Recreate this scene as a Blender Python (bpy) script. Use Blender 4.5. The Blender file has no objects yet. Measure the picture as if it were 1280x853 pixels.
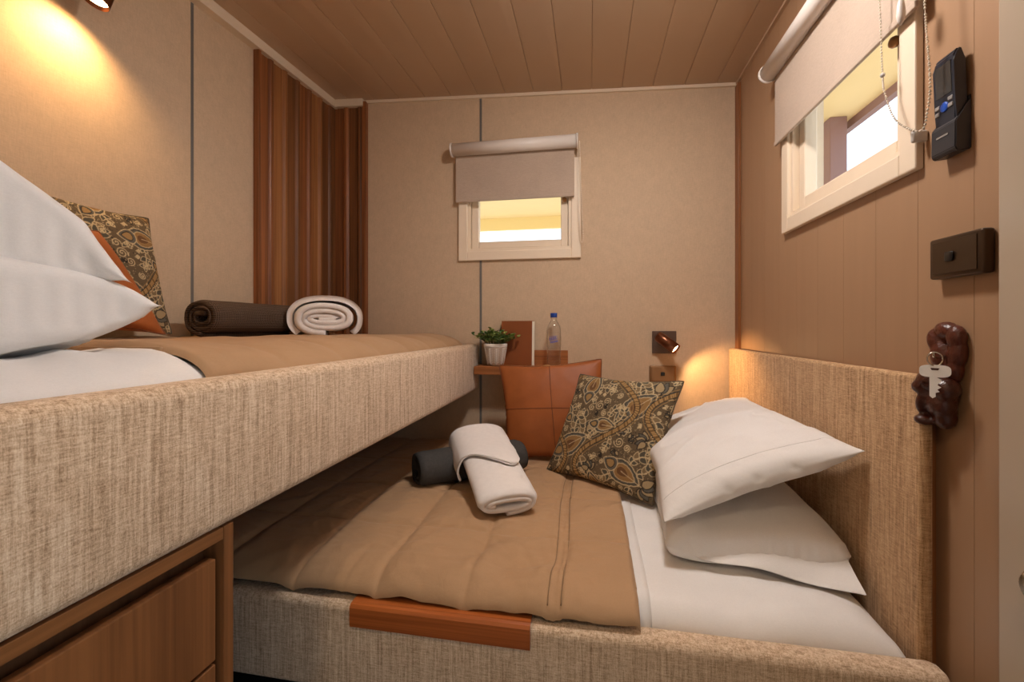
import bpy, bmesh, math, random
import numpy as np
from mathutils import Vector, Matrix
random.seed(5); np.random.seed(5)
scene = bpy.context.scene
C = scene.collection

# ------------------------------------------------------------------ camera
cam = bpy.data.cameras.new('camera'); camo = bpy.data.objects.new('camera', cam); C.objects.link(camo)
cam.sensor_width = 36; cam.sensor_fit = 'HORIZONTAL'
cam.lens = 36*540/1280
cam.shift_y = -15.5/1280
cam.clip_start = 0.02
camo.location = (0, 0, 1.2)
camo.rotation_euler = (math.pi/2, 0, math.atan(98/540))
scene.camera = camo

# ------------------------------------------------------------------ world, sun, exposure
world = bpy.data.worlds.new('sky'); scene.world = world; world.use_nodes = True
bg = world.node_tree.nodes['Background']
bg.inputs[0].default_value = (0.70, 0.85, 1.0, 1); bg.inputs[1].default_value = 2.4
sun = bpy.data.lights.new('sun', 'SUN'); sun.energy = 8.0; sun.angle = 0.02; sun.color = (1.0, 0.93, 0.82)
suno = bpy.data.objects.new('sun', sun); C.objects.link(suno)
suno.rotation_euler = (math.radians(-38), math.radians(40), 0)
vs = scene.view_settings
vs.view_transform = 'Standard'; vs.look = 'None'; vs.gamma = 1.0; vs.use_curve_mapping = False
vs.exposure = 0.0

# ------------------------------------------------------------------ helpers
def srgb(r, g, b):
    def f(c):
        c /= 255.0
        return c/12.92 if c <= 0.04045 else ((c+0.055)/1.055)**2.4
    return (f(r), f(g), f(b))

class N:
    """tiny node helper"""
    def __init__(s, name):
        s.m = bpy.data.materials.new(name); s.m.use_nodes = True
        s.t = s.m.node_tree; s.b = s.t.nodes['Principled BSDF']; s.co = None
    def new(s, typ, **kw):
        n = s.t.nodes.new(typ)
        for k, v in kw.items():
            if k.startswith('i_'): n.inputs[k[2:].replace('_', ' ')].default_value = v
            else: setattr(n, k, v)
        return n
    def link(s, a, b): s.t.links.new(a, b)
    def coord(s):
        if not s.co: s.co = s.new('ShaderNodeTexCoord')
        return s.co.outputs['Object']
    def noise(s, scale, detail=4, rough=0.6, dist=0.0):
        mp = s.new('ShaderNodeMapping'); mp.inputs['Scale'].default_value = scale if not isinstance(scale, (int, float)) else (scale,)*3
        s.link(s.coord(), mp.inputs['Vector'])
        n = s.new('ShaderNodeTexNoise'); n.inputs['Scale'].default_value = 1; n.inputs['Detail'].default_value = detail
        n.inputs['Roughness'].default_value = rough; n.inputs['Distortion'].default_value = dist
        s.link(mp.outputs[0], n.inputs['Vector'])
        return n.outputs['Fac']
    def ramp(s, fac, stops):
        r = s.new('ShaderNodeValToRGB'); e = r.color_ramp.elements
        while len(e) < len(stops): e.new(0.5)
        for el, (p, c) in zip(e, stops): el.position = p; el.color = (*c, 1)
        s.link(fac, r.inputs[0]); return r.outputs[0]
    def math(s, op, a, b):
        n = s.new('ShaderNodeMath', operation=op)
        for i, v in enumerate((a, b)):
            if isinstance(v, (int, float)): n.inputs[i].default_value = v
            else: s.link(v, n.inputs[i])
        return n.outputs[0]
    def mix(s, fac, a, b, mode='MIX'):
        n = s.new('ShaderNodeMix', data_type='RGBA', blend_type=mode)
        for i, v in ((0, fac), (6, a), (7, b)):
            if isinstance(v, (int, float)): n.inputs[i].default_value = v
            elif isinstance(v, tuple): n.inputs[i].default_value = (*v, 1) if len(v) == 3 else v
            else: s.link(v, n.inputs[i])
        return n.outputs[2]
    def bump(s, h, strength=0.3, dist=0.002):
        n = s.new('ShaderNodeBump'); n.inputs['Strength'].default_value = strength; n.inputs['Distance'].default_value = dist
        s.link(h, n.inputs['Height']); s.link(n.outputs[0], s.b.inputs['Normal'])
    def set(s, col=None, rough=0.6, metal=0.0, spec=0.5, sheen=0.0):
        if col is not None:
            if isinstance(col, tuple): s.b.inputs['Base Color'].default_value = (*col, 1)
            else: s.link(col, s.b.inputs['Base Color'])
        s.b.inputs['Roughness'].default_value = rough; s.b.inputs['Metallic'].default_value = metal
        s.b.inputs['Specular IOR Level'].default_value = spec; s.b.inputs['Sheen Weight'].default_value = sheen
        return s.m

def mix3(a, b, t): return tuple(x*(1-t)+y*t for x, y in zip(a, b))
def sc(a, k): return tuple(x*k for x in a)

M = {}
def plain(key, col, rough=0.6, metal=0.0, spec=0.5, var=0.0, vscale=8, bump=0.0, bscale=200, bdist=0.001):
    n = N(key); c = col
    if var:
        c = n.ramp(n.noise(vscale, 5), [(0.3, sc(col, 1-var)), (0.7, sc(col, 1+var))])
    if bump: n.bump(n.noise(bscale, 3), bump, bdist)
    M[key] = n.set(c, rough, metal, spec)

def wood(key, c1, c2, along='Z', rough=0.45, fine=90, spec=0.4, c3=None):
    n = N(key)
    s = {'X': (1.2, fine, fine), 'Y': (fine, 1.2, fine), 'Z': (fine, fine, 1.2)}[along]
    s2 = tuple(v*0.16 if v > 5 else v*0.8 for v in s)
    a = n.noise(s, 4, 0.65, 0.3); b = n.noise(s2, 3, 0.6, 0.6)
    f = n.math('ADD', n.math('MULTIPLY', a, 0.55), n.math('MULTIPLY', b, 0.45))
    st = [(0.36, c1), (0.64, c2)] if c3 is None else [(0.34, c1), (0.5, c2), (0.66, c3)]
    n.bump(a, 0.12, 0.0006)
    M[key] = n.set(n.ramp(f, st), rough, 0, spec)

def tweed(key, dark, mid, light):
    n = N(key)
    warp = n.noise((300, 300, 18), 3, 0.7); slub = n.noise((130, 130, 3.5), 3, 0.65)
    weft = n.noise((60, 60, 520), 2, 0.6); fine = n.noise((700, 700, 500), 2, 0.5)
    f = n.math('ADD', n.math('MULTIPLY', warp, 0.30), n.math('MULTIPLY', slub, 0.24))
    f = n.math('ADD', f, n.math('ADD', n.math('MULTIPLY', weft, 0.24), n.math('MULTIPLY', fine, 0.22)))
    col = n.ramp(f, [(0.38, dark), (0.50, mid), (0.62, light)])
    n.bump(f, 0.55, 0.003)
    M[key] = n.set(col, 0.95, 0, 0.1, 0.15)

# --- surfaces
def fabric_wall(key, col):
    n = N(key)
    a = n.noise((60, 60, 420), 3, 0.6); b = n.noise((420, 420, 60), 3, 0.6); c = n.noise(22, 5)
    f = n.math('ADD', n.math('MULTIPLY', n.math('ADD', a, b), 0.36), n.math('MULTIPLY', c, 0.28))
    n.bump(f, 0.12, 0.0008)
    M[key] = n.set(n.ramp(f, [(0.38, sc(col, 0.90)), (0.62, sc(col, 1.08))]), 0.85, 0, 0.2)
fabric_wall('wall_fabric', srgb(203, 178, 150))
plain('grey_strip', srgb(120, 118, 116), 0.4, 0.3)
plain('ceiling_paint', srgb(188, 160, 132), 0.38, 0, 0.4, 0.03, 3)
plain('ceiling_backing', srgb(190, 155, 120), 0.8)
plain('cream_trim', srgb(228, 210, 186), 0.5, 0, 0.4)
plain('right_wall_paint', srgb(166, 131, 100), 0.42, 0, 0.45, 0.03, (30, 30, 2))
plain('right_backing', srgb(190, 155, 120), 0.7)
plain('door_paint', srgb(186, 170, 150), 0.22, 0, 0.5)
plain('window_paint', srgb(236, 218, 194), 0.4, 0, 0.45, 0.02, 12)
plain('floor_dark', srgb(44, 36, 30), 0.5)
wood('walnut_slat', srgb(92, 56, 32), srgb(150, 98, 56), 'Z', 0.45, 190, 0.35, srgb(174, 122, 76))
wood('walnut_slat_dark', srgb(84, 52, 28), srgb(138, 88, 50), 'Z', 0.42, 150, 0.4)
wood('walnut_slat_red', srgb(100, 58, 32), srgb(164, 102, 58), 'Z', 0.42, 130, 0.4)
wood('corner_wood', srgb(120, 72, 38), srgb(166, 108, 62), 'Z', 0.45, 120)
wood('cabinet_wood', srgb(94, 58, 32), srgb(140, 92, 54), 'Z', 0.4, 60, 0.4)
wood('cabinet_wood_y', srgb(98, 62, 34), srgb(144, 96, 56), 'Y', 0.4, 60, 0.4)
wood('cabinet_dark', srgb(82, 54, 34), srgb(116, 80, 52), 'Z', 0.5, 60)
wood('ledge_wood', srgb(132, 66, 28), srgb(190, 106, 52), 'X', 0.3, 110, 0.5)
wood('shelf_wood', srgb(128, 74, 38), srgb(178, 112, 62), 'X', 0.4, 110)
tweed('tweed', srgb(150, 122, 95), srgb(208, 181, 152), srgb(238, 220, 196))
tweed('tweed_gold', srgb(130, 98, 66), srgb(192, 154, 114), srgb(222, 190, 150))

def cloth(key, col, rough=0.9, fine=700, st=0.15, var=0.05, sheen=0.1, wr=0.0, wrs=14):
    n = N(key)
    a = n.noise((fine, fine*0.25, fine), 2); b = n.noise((fine*0.25, fine, fine), 2); c = n.noise(6, 4)
    f = n.math('ADD', n.math('MULTIPLY', n.math('ADD', a, b), 0.3), n.math('MULTIPLY', c, 0.4))
    if wr:
        w = n.noise((wrs, wrs*0.5, wrs), 5, 0.55, 0.8)
        h = n.math('ADD', n.math('MULTIPLY', f, 0.05), w)
        n.bump(h, wr, 0.02)
    else: n.bump(f, st, 0.0006)
    M[key] = n.set(n.ramp(f, [(0.35, sc(col, 1-var)), (0.65, sc(col, 1+var))]), rough, 0, 0.2, sheen)
cloth('white_linen', srgb(232, 229, 226), wr=0.12, wrs=10)
cloth('white_sheet', srgb(232, 229, 226), wr=0.10, wrs=7)
cloth('quilt', srgb(176, 141, 106), 0.75, 600, var=0.05, wr=0.16, wrs=16)
cloth('quilt_stitch', srgb(140, 112, 82), 0.9)
cloth('blind_fabric', srgb(184, 165, 148), 0.9, 300, 0.3, 0.1)
plain('blind_white', srgb(230, 222, 214), 0.35, 0, 0.5)
plain('bead_white', srgb(232, 220, 200), 0.3, 0, 0.5)
plain('clear_plastic', srgb(210, 205, 198), 0.15, 0, 0.6)
plain('bronze', srgb(170, 126, 84), 0.4, 0.8)
plain('lamp_copper', srgb(128, 84, 62), 0.3, 1.0)
plain('lamp_plate', srgb(106, 88, 78), 0.45, 0.7)
plain('switch_bronze', srgb(150, 112, 74), 0.36, 0.4)
plain('switch_dark', srgb(74, 56, 40), 0.35, 0.6)
plain('black_plastic', srgb(24, 22, 22), 0.3)
plain('remote_body', srgb(38, 42, 52), 0.28, 0, 0.5)
plain('remote_holder', srgb(46, 46, 50), 0.4)
plain('remote_screen', srgb(62, 60, 58), 0.12)
plain('remote_button', srgb(150, 146, 142), 0.4)
plain('remote_blue', srgb(30, 84, 190), 0.35)
plain('carved_wood', srgb(66, 28, 16), 0.28, 0, 0.6, 0.25, 40, 0.5, 120, 0.003)
plain('carved_red', srgb(84, 36, 20), 0.35, 0, 0.55, 0.25, 60, 0.6, 90, 0.003)
plain('key_glare', srgb(255, 255, 255), 0.25, 0, 0.6)  # glare on the key put into its base colour
plain('steel', srgb(200, 190, 175), 0.25, 1.0)
plain('terry', srgb(238, 232, 228), 0.95, 0, 0.1, 0.03, 60, 0.7, 420, 0.003)
plain('charcoal', srgb(74, 72, 70), 0.95, 0, 0.1, 0.12, 120, 0.5, 500, 0.002)
plain('leather', srgb(158, 88, 42), 0.5, 0, 0.35, 0.14, 9, 0.25, 260, 0.0012)
plain('leather_seam', srgb(122, 66, 30), 0.6)
plain('paisley_back', srgb(96, 82, 62), 0.9)
plain('piping_dark', srgb(84, 72, 56), 0.9)
plain('pot_tan', srgb(160, 132, 108), 0.7)
plain('pot_white', srgb(238, 232, 224), 0.6)
plain('soil', srgb(50, 38, 28), 0.95)
plain('leaf_green', srgb(140, 158, 84), 0.5, 0, 0.4, 0.35, 60)
plain('leaf_dark', srgb(82, 118, 66), 0.5, 0, 0.4, 0.3, 60)
plain('stem_green', srgb(90, 100, 56), 0.6)
plain('book_brown', srgb(134, 72, 32), 0.5, 0, 0.35, 0.06, 10)
plain('book_page', srgb(235, 225, 205), 0.8)
plain('bottle_cap', srgb(28, 66, 150), 0.35)
plain('bottle_print', srgb(96, 104, 190), 0.5)
plain('coaster', srgb(196, 146, 92), 0.6)
plain('lamp_inner', srgb(240, 230, 210), 0.4)
plain('soffit_cream', srgb(255, 226, 168), 0.7, 0, 0.2, 0.03, 4)
plain('fascia_cream', srgb(255, 230, 164), 0.7, 0, 0.2)
plain('fascia_mauve', srgb(150, 116, 112), 0.6)
plain('post_grey', srgb(120, 118, 98), 0.6)
plain('ground_pale', srgb(168, 164, 156), 0.9, 0, 0.2, 0.06, 2)
plain('light_block_grey', srgb(150, 146, 142), 0.7)
plain('tree_leaf', srgb(140, 160, 130), 0.7)
plain('tree_bark', srgb(110, 96, 84), 0.9)

# waffle blanket: brown grey with a fine grid
n = N('waffle')
def wav(sv, axis):
    mp = n.new('ShaderNodeMapping'); mp.inputs['Scale'].default_value = sv; n.link(n.coord(), mp.inputs['Vector'])
    w = n.new('ShaderNodeTexWave', wave_type='BANDS', bands_direction=axis, wave_profile='SIN'); w.inputs['Scale'].default_value = 1
    n.link(mp.outputs[0], w.inputs['Vector']); return w.outputs['Fac']
g1 = wav((1, 55, 1), 'Y'); g2 = wav((1, 1, 55), 'Z')
gg = n.math('MAXIMUM', g1, g2)
n.bump(gg, 0.7, 0.004)
M['waffle'] = n.set(n.ramp(gg, [(0.4, srgb(58, 46, 38)), (0.95, srgb(108, 90, 76))]), 0.95, 0, 0.1)

# clear pane: transparent with a fresnel reflection
n = N('pane_glass')
tr = n.new('ShaderNodeBsdfTransparent'); gl = n.new('ShaderNodeBsdfGlossy'); gl.inputs['Roughness'].default_value = 0.02
fr = n.new('ShaderNodeLayerWeight'); mx = n.new('ShaderNodeMixShader')
n.link(n.math('ADD', n.math('MULTIPLY', n.math('POWER', fr.outputs['Facing'], 5), 0.5), 0.03), mx.inputs[0]); n.link(tr.outputs[0], mx.inputs[1]); n.link(gl.outputs[0], mx.inputs[2])
n.link(mx.outputs[0], n.t.nodes['Material Output'].inputs['Surface']); M['pane_glass'] = n.m
# bottle
n = N('bottle_clear')
tr = n.new('ShaderNodeBsdfTransparent'); tr.inputs['Color'].default_value = (0.93, 0.95, 0.97, 1); gl = n.new('ShaderNodeBsdfGlossy'); gl.inputs['Roughness'].default_value = 0.06
fr = n.new('ShaderNodeLayerWeight'); mx = n.new('ShaderNodeMixShader')
n.link(n.math('ADD', n.math('MULTIPLY', n.math('POWER', fr.outputs['Facing'], 3), 0.55), 0.07), mx.inputs[0]); n.link(tr.outputs[0], mx.inputs[1]); n.link(gl.outputs[0], mx.inputs[2])
n.link(mx.outputs[0], n.t.nodes['Material Output'].inputs['Surface']); rf = n.new('ShaderNodeBsdfGlass'); rf.inputs['Roughness'].default_value = 0.0; rf.inputs['IOR'].default_value = 1.2; m2 = n.new('ShaderNodeMixShader'); m2.inputs[0].default_value = 0.55
n.link(mx.outputs[0], m2.inputs[1]); n.link(rf.outputs[0], m2.inputs[2]); n.link(m2.outputs[0], n.t.nodes['Material Output'].inputs['Surface'])
M['bottle_clear'] = n.m
def glow(key, col, s):
    n = N(key); n.set((0.9, 0.85, 0.75), 0.4); n.b.inputs['Emission Color'].default_value = (*col, 1); n.b.inputs['Emission Strength'].default_value = s
    M[key] = n.m
glow('lamp_glow', (1.0, 0.72, 0.38), 30.0)
glow('downlight_glow', (1.0, 0.92, 0.87), 160.0)
glow('fill_glow', (1.0, 0.74, 0.48), 90.0)
# printed paisley from a colour attribute
n = N('paisley'); at = n.new('ShaderNodeAttribute', attribute_name='print')
wv = n.noise((900, 900, 900), 2); n.bump(wv, 0.3, 0.001)
M['paisley'] = n.set(n.mix(0.25, at.outputs['Color'], n.ramp(wv, [(0.3, (0.25, 0.25, 0.25)), (0.7, (1.3, 1.3, 1.3))]), 'MULTIPLY'), 0.85, 0, 0.2)

# ------------------------------------------------------------------ object helpers
ORG = {}
def thing(name, label, cat, loc, group=None, kind=None):
    o = bpy.data.objects.new(name, None); C.objects.link(o); o.location = loc; o.empty_display_size = 0.05
    if label: o['label'] = label
    if cat: o['category'] = cat
    if group: o['group'] = group
    if kind: o['kind'] = kind
    ORG[o.name] = Vector(loc); return o

def tag(o, label=None, cat=None, group=None, kind=None):
    if label: o['label'] = label
    if cat: o['category'] = cat
    if group: o['group'] = group
    if kind: o['kind'] = kind
    return o

def mesh_obj(name, V, F, mat, parent=None, smooth=False, origin=None):
    """V in world coordinates; stored relative to the parent (or to the base centre)"""
    V = np.asarray(V, float).reshape(-1, 3)
    if parent is not None: org = ORG[parent.name]
    elif origin is not None: org = Vector(origin)
    else:
        lo, hi = V.min(0), V.max(0); org = Vector(((lo[0]+hi[0])/2, (lo[1]+hi[1])/2, lo[2]))
    V = V - np.array(org)
    me = bpy.data.meshes.new(name); me.from_pydata([tuple(v) for v in V], [], [tuple(int(i) for i in f) for f in F])
    me.validate(); me.update()
    o = bpy.data.objects.new(name, me); C.objects.link(o)
    if mat: me.materials.append(M[mat])
    if parent is not None: o.parent = parent
    else: o.location = org
    ORG[o.name] = org
    if smooth: me.shade_smooth()
    return o

def bm_obj(name, bm, mat, parent=None, smooth=False):
    bm.normal_update()
    bmesh.ops.recalc_face_normals(bm, faces=bm.faces[:])
    bm.verts.index_update()
    V = [v.co[:] for v in bm.verts]; F = [[v.index for v in f.verts] for f in bm.faces]
    bm.free(); return mesh_obj(name, V, F, mat, parent, smooth)

def add_box(bm, x0, x1, y0, y1, z0, z1, bev=0.0, seg=2):
    vs = [bm.verts.new(p) for p in ((x0,y0,z0),(x1,y0,z0),(x1,y1,z0),(x0,y1,z0),(x0,y0,z1),(x1,y0,z1),(x1,y1,z1),(x0,y1,z1))]
    fs = [bm.faces.new([vs[i] for i in q]) for q in ((3,2,1,0),(4,5,6,7),(0,1,5,4),(1,2,6,5),(2,3,7,6),(3,0,4,7))]
    if bev > 0:
        ed = list({e for f in fs for e in f.edges})
        bmesh.ops.bevel(bm, geom=ed, offset=bev, segments=seg, affect='EDGES', profile=0.5)

def box(name, b, mat, parent=None, bev=0.0, seg=2, smooth=False):
    bm = bmesh.new(); add_box(bm, min(b[0],b[1]), max(b[0],b[1]), min(b[2],b[3]), max(b[2],b[3]), min(b[4],b[5]), max(b[4],b[5]), bev, seg)
    o = bm_obj(name, bm, mat, parent)
    if smooth or (bev > 0 and seg > 2): o.data.shade_smooth()
    return o

def hexa(name, P, mat, parent=None):
    """box from eight corners: four bottom (ccw), four top"""
    return mesh_obj(name, P, [(3,2,1,0),(4,5,6,7),(0,1,5,4),(1,2,6,5),(2,3,7,6),(3,0,4,7)], mat, parent)

def frame_of(d):
    d = Vector(d).normalized(); a = Vector((0,0,1)) if abs(d.z) < 0.9 else Vector((1,0,0))
    x = d.cross(a).normalized(); return x, x.cross(d).normalized(), d

def tube_data(pts, r, n=8, cap=True):
    pts = [Vector(p) for p in pts]; V = []; F = []
    rs = r if isinstance(r, (list, tuple)) else [r]*len(pts)
    x = None
    for i, p in enumerate(pts):
        d = (pts[min(i+1, len(pts)-1)] - pts[max(i-1, 0)]).normalized()
        if x is None: x, y, _ = frame_of(d)
        else:
            x = (x - d*x.dot(d)).normalized()
        y = d.cross(x)
        for k in range(n):
            a = 2*math.pi*k/n; V.append(tuple(p + x*(rs[i]*math.cos(a)) + y*(rs[i]*math.sin(a))))
    for i in range(len(pts)-1):
        for k in range(n):
            F.append((i*n+k, i*n+(k+1) % n, (i+1)*n+(k+1) % n, (i+1)*n+k))
    if cap:
        F.append(tuple(range(n-1, -1, -1))); F.append(tuple((len(pts)-1)*n+k for k in range(n)))
    return V, F
def tube(name, pts, r, mat, parent=None, n=8):
    V, F = tube_data(pts, r, n); return mesh_obj(name, V, F, mat, parent, True)

def lathe(name, prof, centre, mat, parent=None, n=32, axis=(0,0,1), smooth=True):
    """prof: (radius, height) along the axis"""
    x, y, d = frame_of(axis) if tuple(axis) != (0,0,1) else (Vector((1,0,0)), Vector((0,1,0)), Vector((0,0,1)))
    c = Vector(centre); V = []; F = []
    for (r, h) in prof:
        for k in range(n):
            a = 2*math.pi*k/n; V.append(tuple(c + d*h + x*(r*math.cos(a)) + y*(r*math.sin(a))))
    for i in range(len(prof)-1):
        for k in range(n): F.append((i*n+k, i*n+(k+1) % n, (i+1)*n+(k+1) % n, (i+1)*n+k))
    if prof[0][0] > 1e-5: F.append(tuple(range(n-1, -1, -1)))
    if prof[-1][0] > 1e-5: F.append(tuple((len(prof)-1)*n+k for k in range(n)))
    return mesh_obj(name, V, F, mat, parent, smooth)

def join(parts):
    V = []; F = []
    for v, f in parts:
        k = len(V); V += [tuple(p) for p in v]; F += [tuple(i+k for i in q) for q in f]
    return V, F

def grid_faces(nx, ny):
    return [(i*ny+j, (i+1)*ny+j, (i+1)*ny+j+1, i*ny+j+1) for i in range(nx-1) for j in range(ny-1)]

# smooth lattice noise (vectorised)
_rng = np.random.RandomState(11); _L = _rng.rand(64, 64)
def vnoise(x, y, s=0):
    x = np.asarray(x)+s*7.31; y = np.asarray(y)+s*3.77
    xi = np.floor(x).astype(int); yi = np.floor(y).astype(int); u = x-xi; v = y-yi
    u = u*u*u*(u*(u*6-15)+10); v = v*v*v*(v*(v*6-15)+10)
    g = lambda a, b: _L[a % 64, b % 64]
    return (g(xi,yi)*(1-u)+g(xi+1,yi)*u)*(1-v)+(g(xi,yi+1)*(1-u)+g(xi+1,yi+1)*u)*v - 0.5
def fbm(x, y, o=4, s=0):
    r = 0; a = 1.0
    for k in range(o): r = r+a*vnoise(x*2**k, y*2**k, s+k*5); a *= 0.5
    return r

# ------------------------------------------------------------------ the room
XL, XR, YB, YF = -1.354, 0.654, 2.1, -0.06
def ceilz(x, y):
    t = (XR-x)/(XR-XL); return 2.306 + 0.1*t + (y-YB)*(0.006+0.042*t)

box('floor', (-1.45, 0.75, -0.15, 2.2, -0.06, 0.0), 'floor_dark').__setitem__('kind', 'structure')

# ceiling: backing slab + lapped boards
P = []
for dz in (0.012, 0.09):
    for (x, y) in ((-1.45,-0.15),(0.75,-0.15),(0.75,2.2),(-1.45,2.2)): P.append((x, y, ceilz(x, y)+dz))
ceil = hexa('ceiling', P, 'ceiling_backing'); tag(ceil, kind='structure')
pw = 0.139; x = XL - 0.03
while x < XR:
    x1 = min(x+pw, XR+0.005); xs, xe = max(x, XL-0.01)+0.0004, x1-0.0004
    g = 0.0018
    V = []
    for yy in (-0.06, YB+0.01):
        for (xx, dz) in ((xs, 0.013), (xs, g), (xs+g, 0), (xe-g, 0), (xe, g), (xe, 0.013)): V.append((xx, yy, ceilz(xx, yy)+dz))
    F = [(k, k+1, k+7, k+6) for k in range(5)] + [(5, 0, 6, 11), (5, 4, 3, 2, 1, 0), (6, 7, 8, 9, 10, 11)]
    mesh_obj('ceiling_board', V, F, 'ceiling_paint', ceil); x += pw

def holed(name, mapf, a0, a1, d0, d1, z0, z1, hole, mat, parent=None):
    """slab with a rectangular hole; hole = (a0,a1,z0,z1) or None"""
    bm = bmesh.new(); q = []
    if hole:
        h0, h1, k0, k1 = hole; h0 = max(h0, a0); h1 = min(h1, a1)
        if h0 < h1:
            if h0 > a0: q.append((a0, h0, z0, z1))
            if h1 < a1: q.append((h1, a1, z0, z1))
            if k0 > z0: q.append((h0, h1, z0, k0))
            if k1 < z1: q.append((h0, h1, k1, z1))
        else: q.append((a0, a1, z0, z1))
    else: q.append((a0, a1, z0, z1))
    for (u0, u1, w0, w1) in q:
        b = mapf(u0, u1, d0, d1, w0, w1); add_box(bm, *b)
    return bm_obj(name, bm, mat, parent)
def mb(a0, a1, d0, d1, z0, z1): return (a0, a1, YB-d1, YB-d0, z0, z1)        # back wall: a = x, d = into the room
def mr(a0, a1, d0, d1, z0, z1): return (XR-d1, XR-d0, a0, a1, z0, z1)        # right wall: a = y
def ml(a0, a1, d0, d1, z0, z1): return (XL+d0, XL+d1, a0, a1, z0, z1)        # left wall

ZT = 2.44
H1 = (-0.606, -0.090, 1.585, 1.985)      # opening of the back window
H2 = (1.040, 1.562, 1.566, 1.985)        # opening of the right window
wb = holed('wall_back', mb, -1.45, 0.75, -0.09, -0.012, 0, ZT, H1, 'wall_fabric'); tag(wb, kind='structure')
holed('wall_panel', mb, XL-0.01, -0.545, -0.012, 0, 0, ZT, H1, 'wall_fabric', wb)
holed('wall_panel', mb, -0.535, XR+0.01, -0.012, 0, 0, ZT, H1, 'wall_fabric', wb)
bm = bmesh.new()
for z0, z1 in ((0, 1.55), (2.0, ZT)):
    add_box(bm, -0.5458, -0.5342, YB-0.001, YB+0.011, z0, z1)
bm_obj('joint_strip', bm, 'grey_strip', wb)
wl = holed('wall_left', ml, -0.15, 2.2, -0.09, -0.012, 0, ZT, None, 'wall_fabric'); tag(wl, kind='structure')
holed('wall_panel', ml, -0.1, 1.266, -0.012, 0, 0, ZT, None, 'wall_fabric', wl)
holed('wall_panel', ml, 1.276, YB+0.01, -0.012, 0, 0, ZT, None, 'wall_fabric', wl)
box('joint_strip', ml(1.2655, 1.2765, -0.011, 0.001, 0, ZT), 'grey_strip', wl)
wr = holed('wall_right', mr, -0.15, 2.2, -0.09, -0.012, 0, ZT, H2, 'right_backing'); tag(wr, kind='structure')
y = 0.879 - 0.131*8
while y < YB:
    a0, a1 = max(y, -0.1)+0.0004, min(y+0.131, YB)-0.0004
    if a1 > a0: holed('wall_board', mr, a0, a1, -0.012, 0, 0, ZT, H2, 'right_wall_paint', wr)
    y += 0.131
# front wall with the open doorway the picture is taken from
bm = bmesh.new()
add_box(bm, -1.45, -0.50, -0.14, YF, 0, ZT); add_box(bm, 0.66, 0.75, -0.14, YF, 0, ZT); add_box(bm, -0.50, 0.66, -0.14, YF, 2.05, ZT)
wf = bm_obj('wall_front', bm, 'wall_fabric'); tag(wf, kind='structure')

# cream cove strips under the ceiling, brown corner strip
def strip_x(name, x0, x1, y0, y1, h, mat):
    P = [(x0,y0,ceilz(x0,y0)-h),(x1,y0,ceilz(x1,y0)-h),(x1,y1,ceilz(x1,y1)-h),(x0,y1,ceilz(x0,y1)-h),
         (x0,y0,ceilz(x0,y0)+.004),(x1,y0,ceilz(x1,y0)+.004),(x1,y1,ceilz(x1,y1)+.004),(x0,y1,ceilz(x0,y1)+.004)]
    return tag(hexa(name, P, mat), kind='structure')
strip_x('trim_1', XL+0.036, XR, YB-0.012, YB, 0.014, 'cream_trim')
strip_x('trim_2', XL, XL+0.036, -0.05, YB, 0.040, 'cream_trim')
strip_x('trim_3', XL+0.036, -1.164, YB-0.036, YB-0.0122, 0.038, 'cream_trim')
strip_x('trim_4', XR-0.012, XR, -0.05, YB-0.0125, 0.010, 'ceiling_paint')
tag(box('trim_5', (XR-0.012, XR, YB-0.045, YB-0.0005, 0.4, 2.290), 'corner_wood', None, 0.002), kind='structure')

# walnut slat cladding wrapping the corner
cl = thing('timber_cladding', 'ribbed walnut slat cladding wrapping the corner above the upper bunk', 'wall panel', (-1.34, 1.9, 1.0))
def slat(mapf, a, w, mat, z1f):
    """one vertical board: flat face with a raised bead along one side"""
    prof = [(0, 0), (0, 0.010), (w*0.58, 0.012), (w*0.63, 0.017), (w*0.70, 0.021), (w*0.86, 0.021), (w*0.93, 0.017), (w*0.985, 0.012), (w*0.985, 0)]
    V = []
    for z in (1.08, None):
        for (p, d) in prof:
            X, Yy = mapf(a+p, d); V.append((X, Yy, z if z else z1f(X, Yy)))
    k = len(prof)
    F = [(i, (i+1) % k, (i+1) % k+k, i+k) for i in range(k)] + [tuple(range(k-1, -1, -1)), tuple(range(k, 2*k))]
    mesh_obj('slat', V, F, mat, cl)
mats = ['walnut_slat', 'walnut_slat_red', 'walnut_slat_dark']
w = (YB-0.03-1.557)/6
for i in range(6):
    slat(lambda a, d: (XL+0.001+d, a), 1.557+0.024+i*w-0.02, w, mats[(i*2+1) % 3], lambda X, Y: ceilz(X, Y)-0.03)
w = 0.078
for i in range(2):
    slat(lambda a, d: (a, YB-0.001-d), XL+0.0225+i*0.0812, 0.0812, mats[(i+1) % 3], lambda X, Y: ceilz(X, Y)-0.03)
box('edge_slat', (-1.170, -1.149, YB-0.028, YB-0.001, 1.08, ceilz(-1.16, YB)-0.012), 'walnut_slat_red', cl, 0.002)
box('edge_slat', (XL+0.001, XL+0.0215, 2.0645, YB-0.001, 1.08, ceilz(XL, 2.08)-0.03), 'walnut_slat_dark', cl)
box('edge_slat', (XL+0.001, XL+0.027, 1.545, 1.560, 1.08, ceilz(XL, 1.55)-0.03), 'walnut_slat_red', cl, 0.002)

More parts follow.
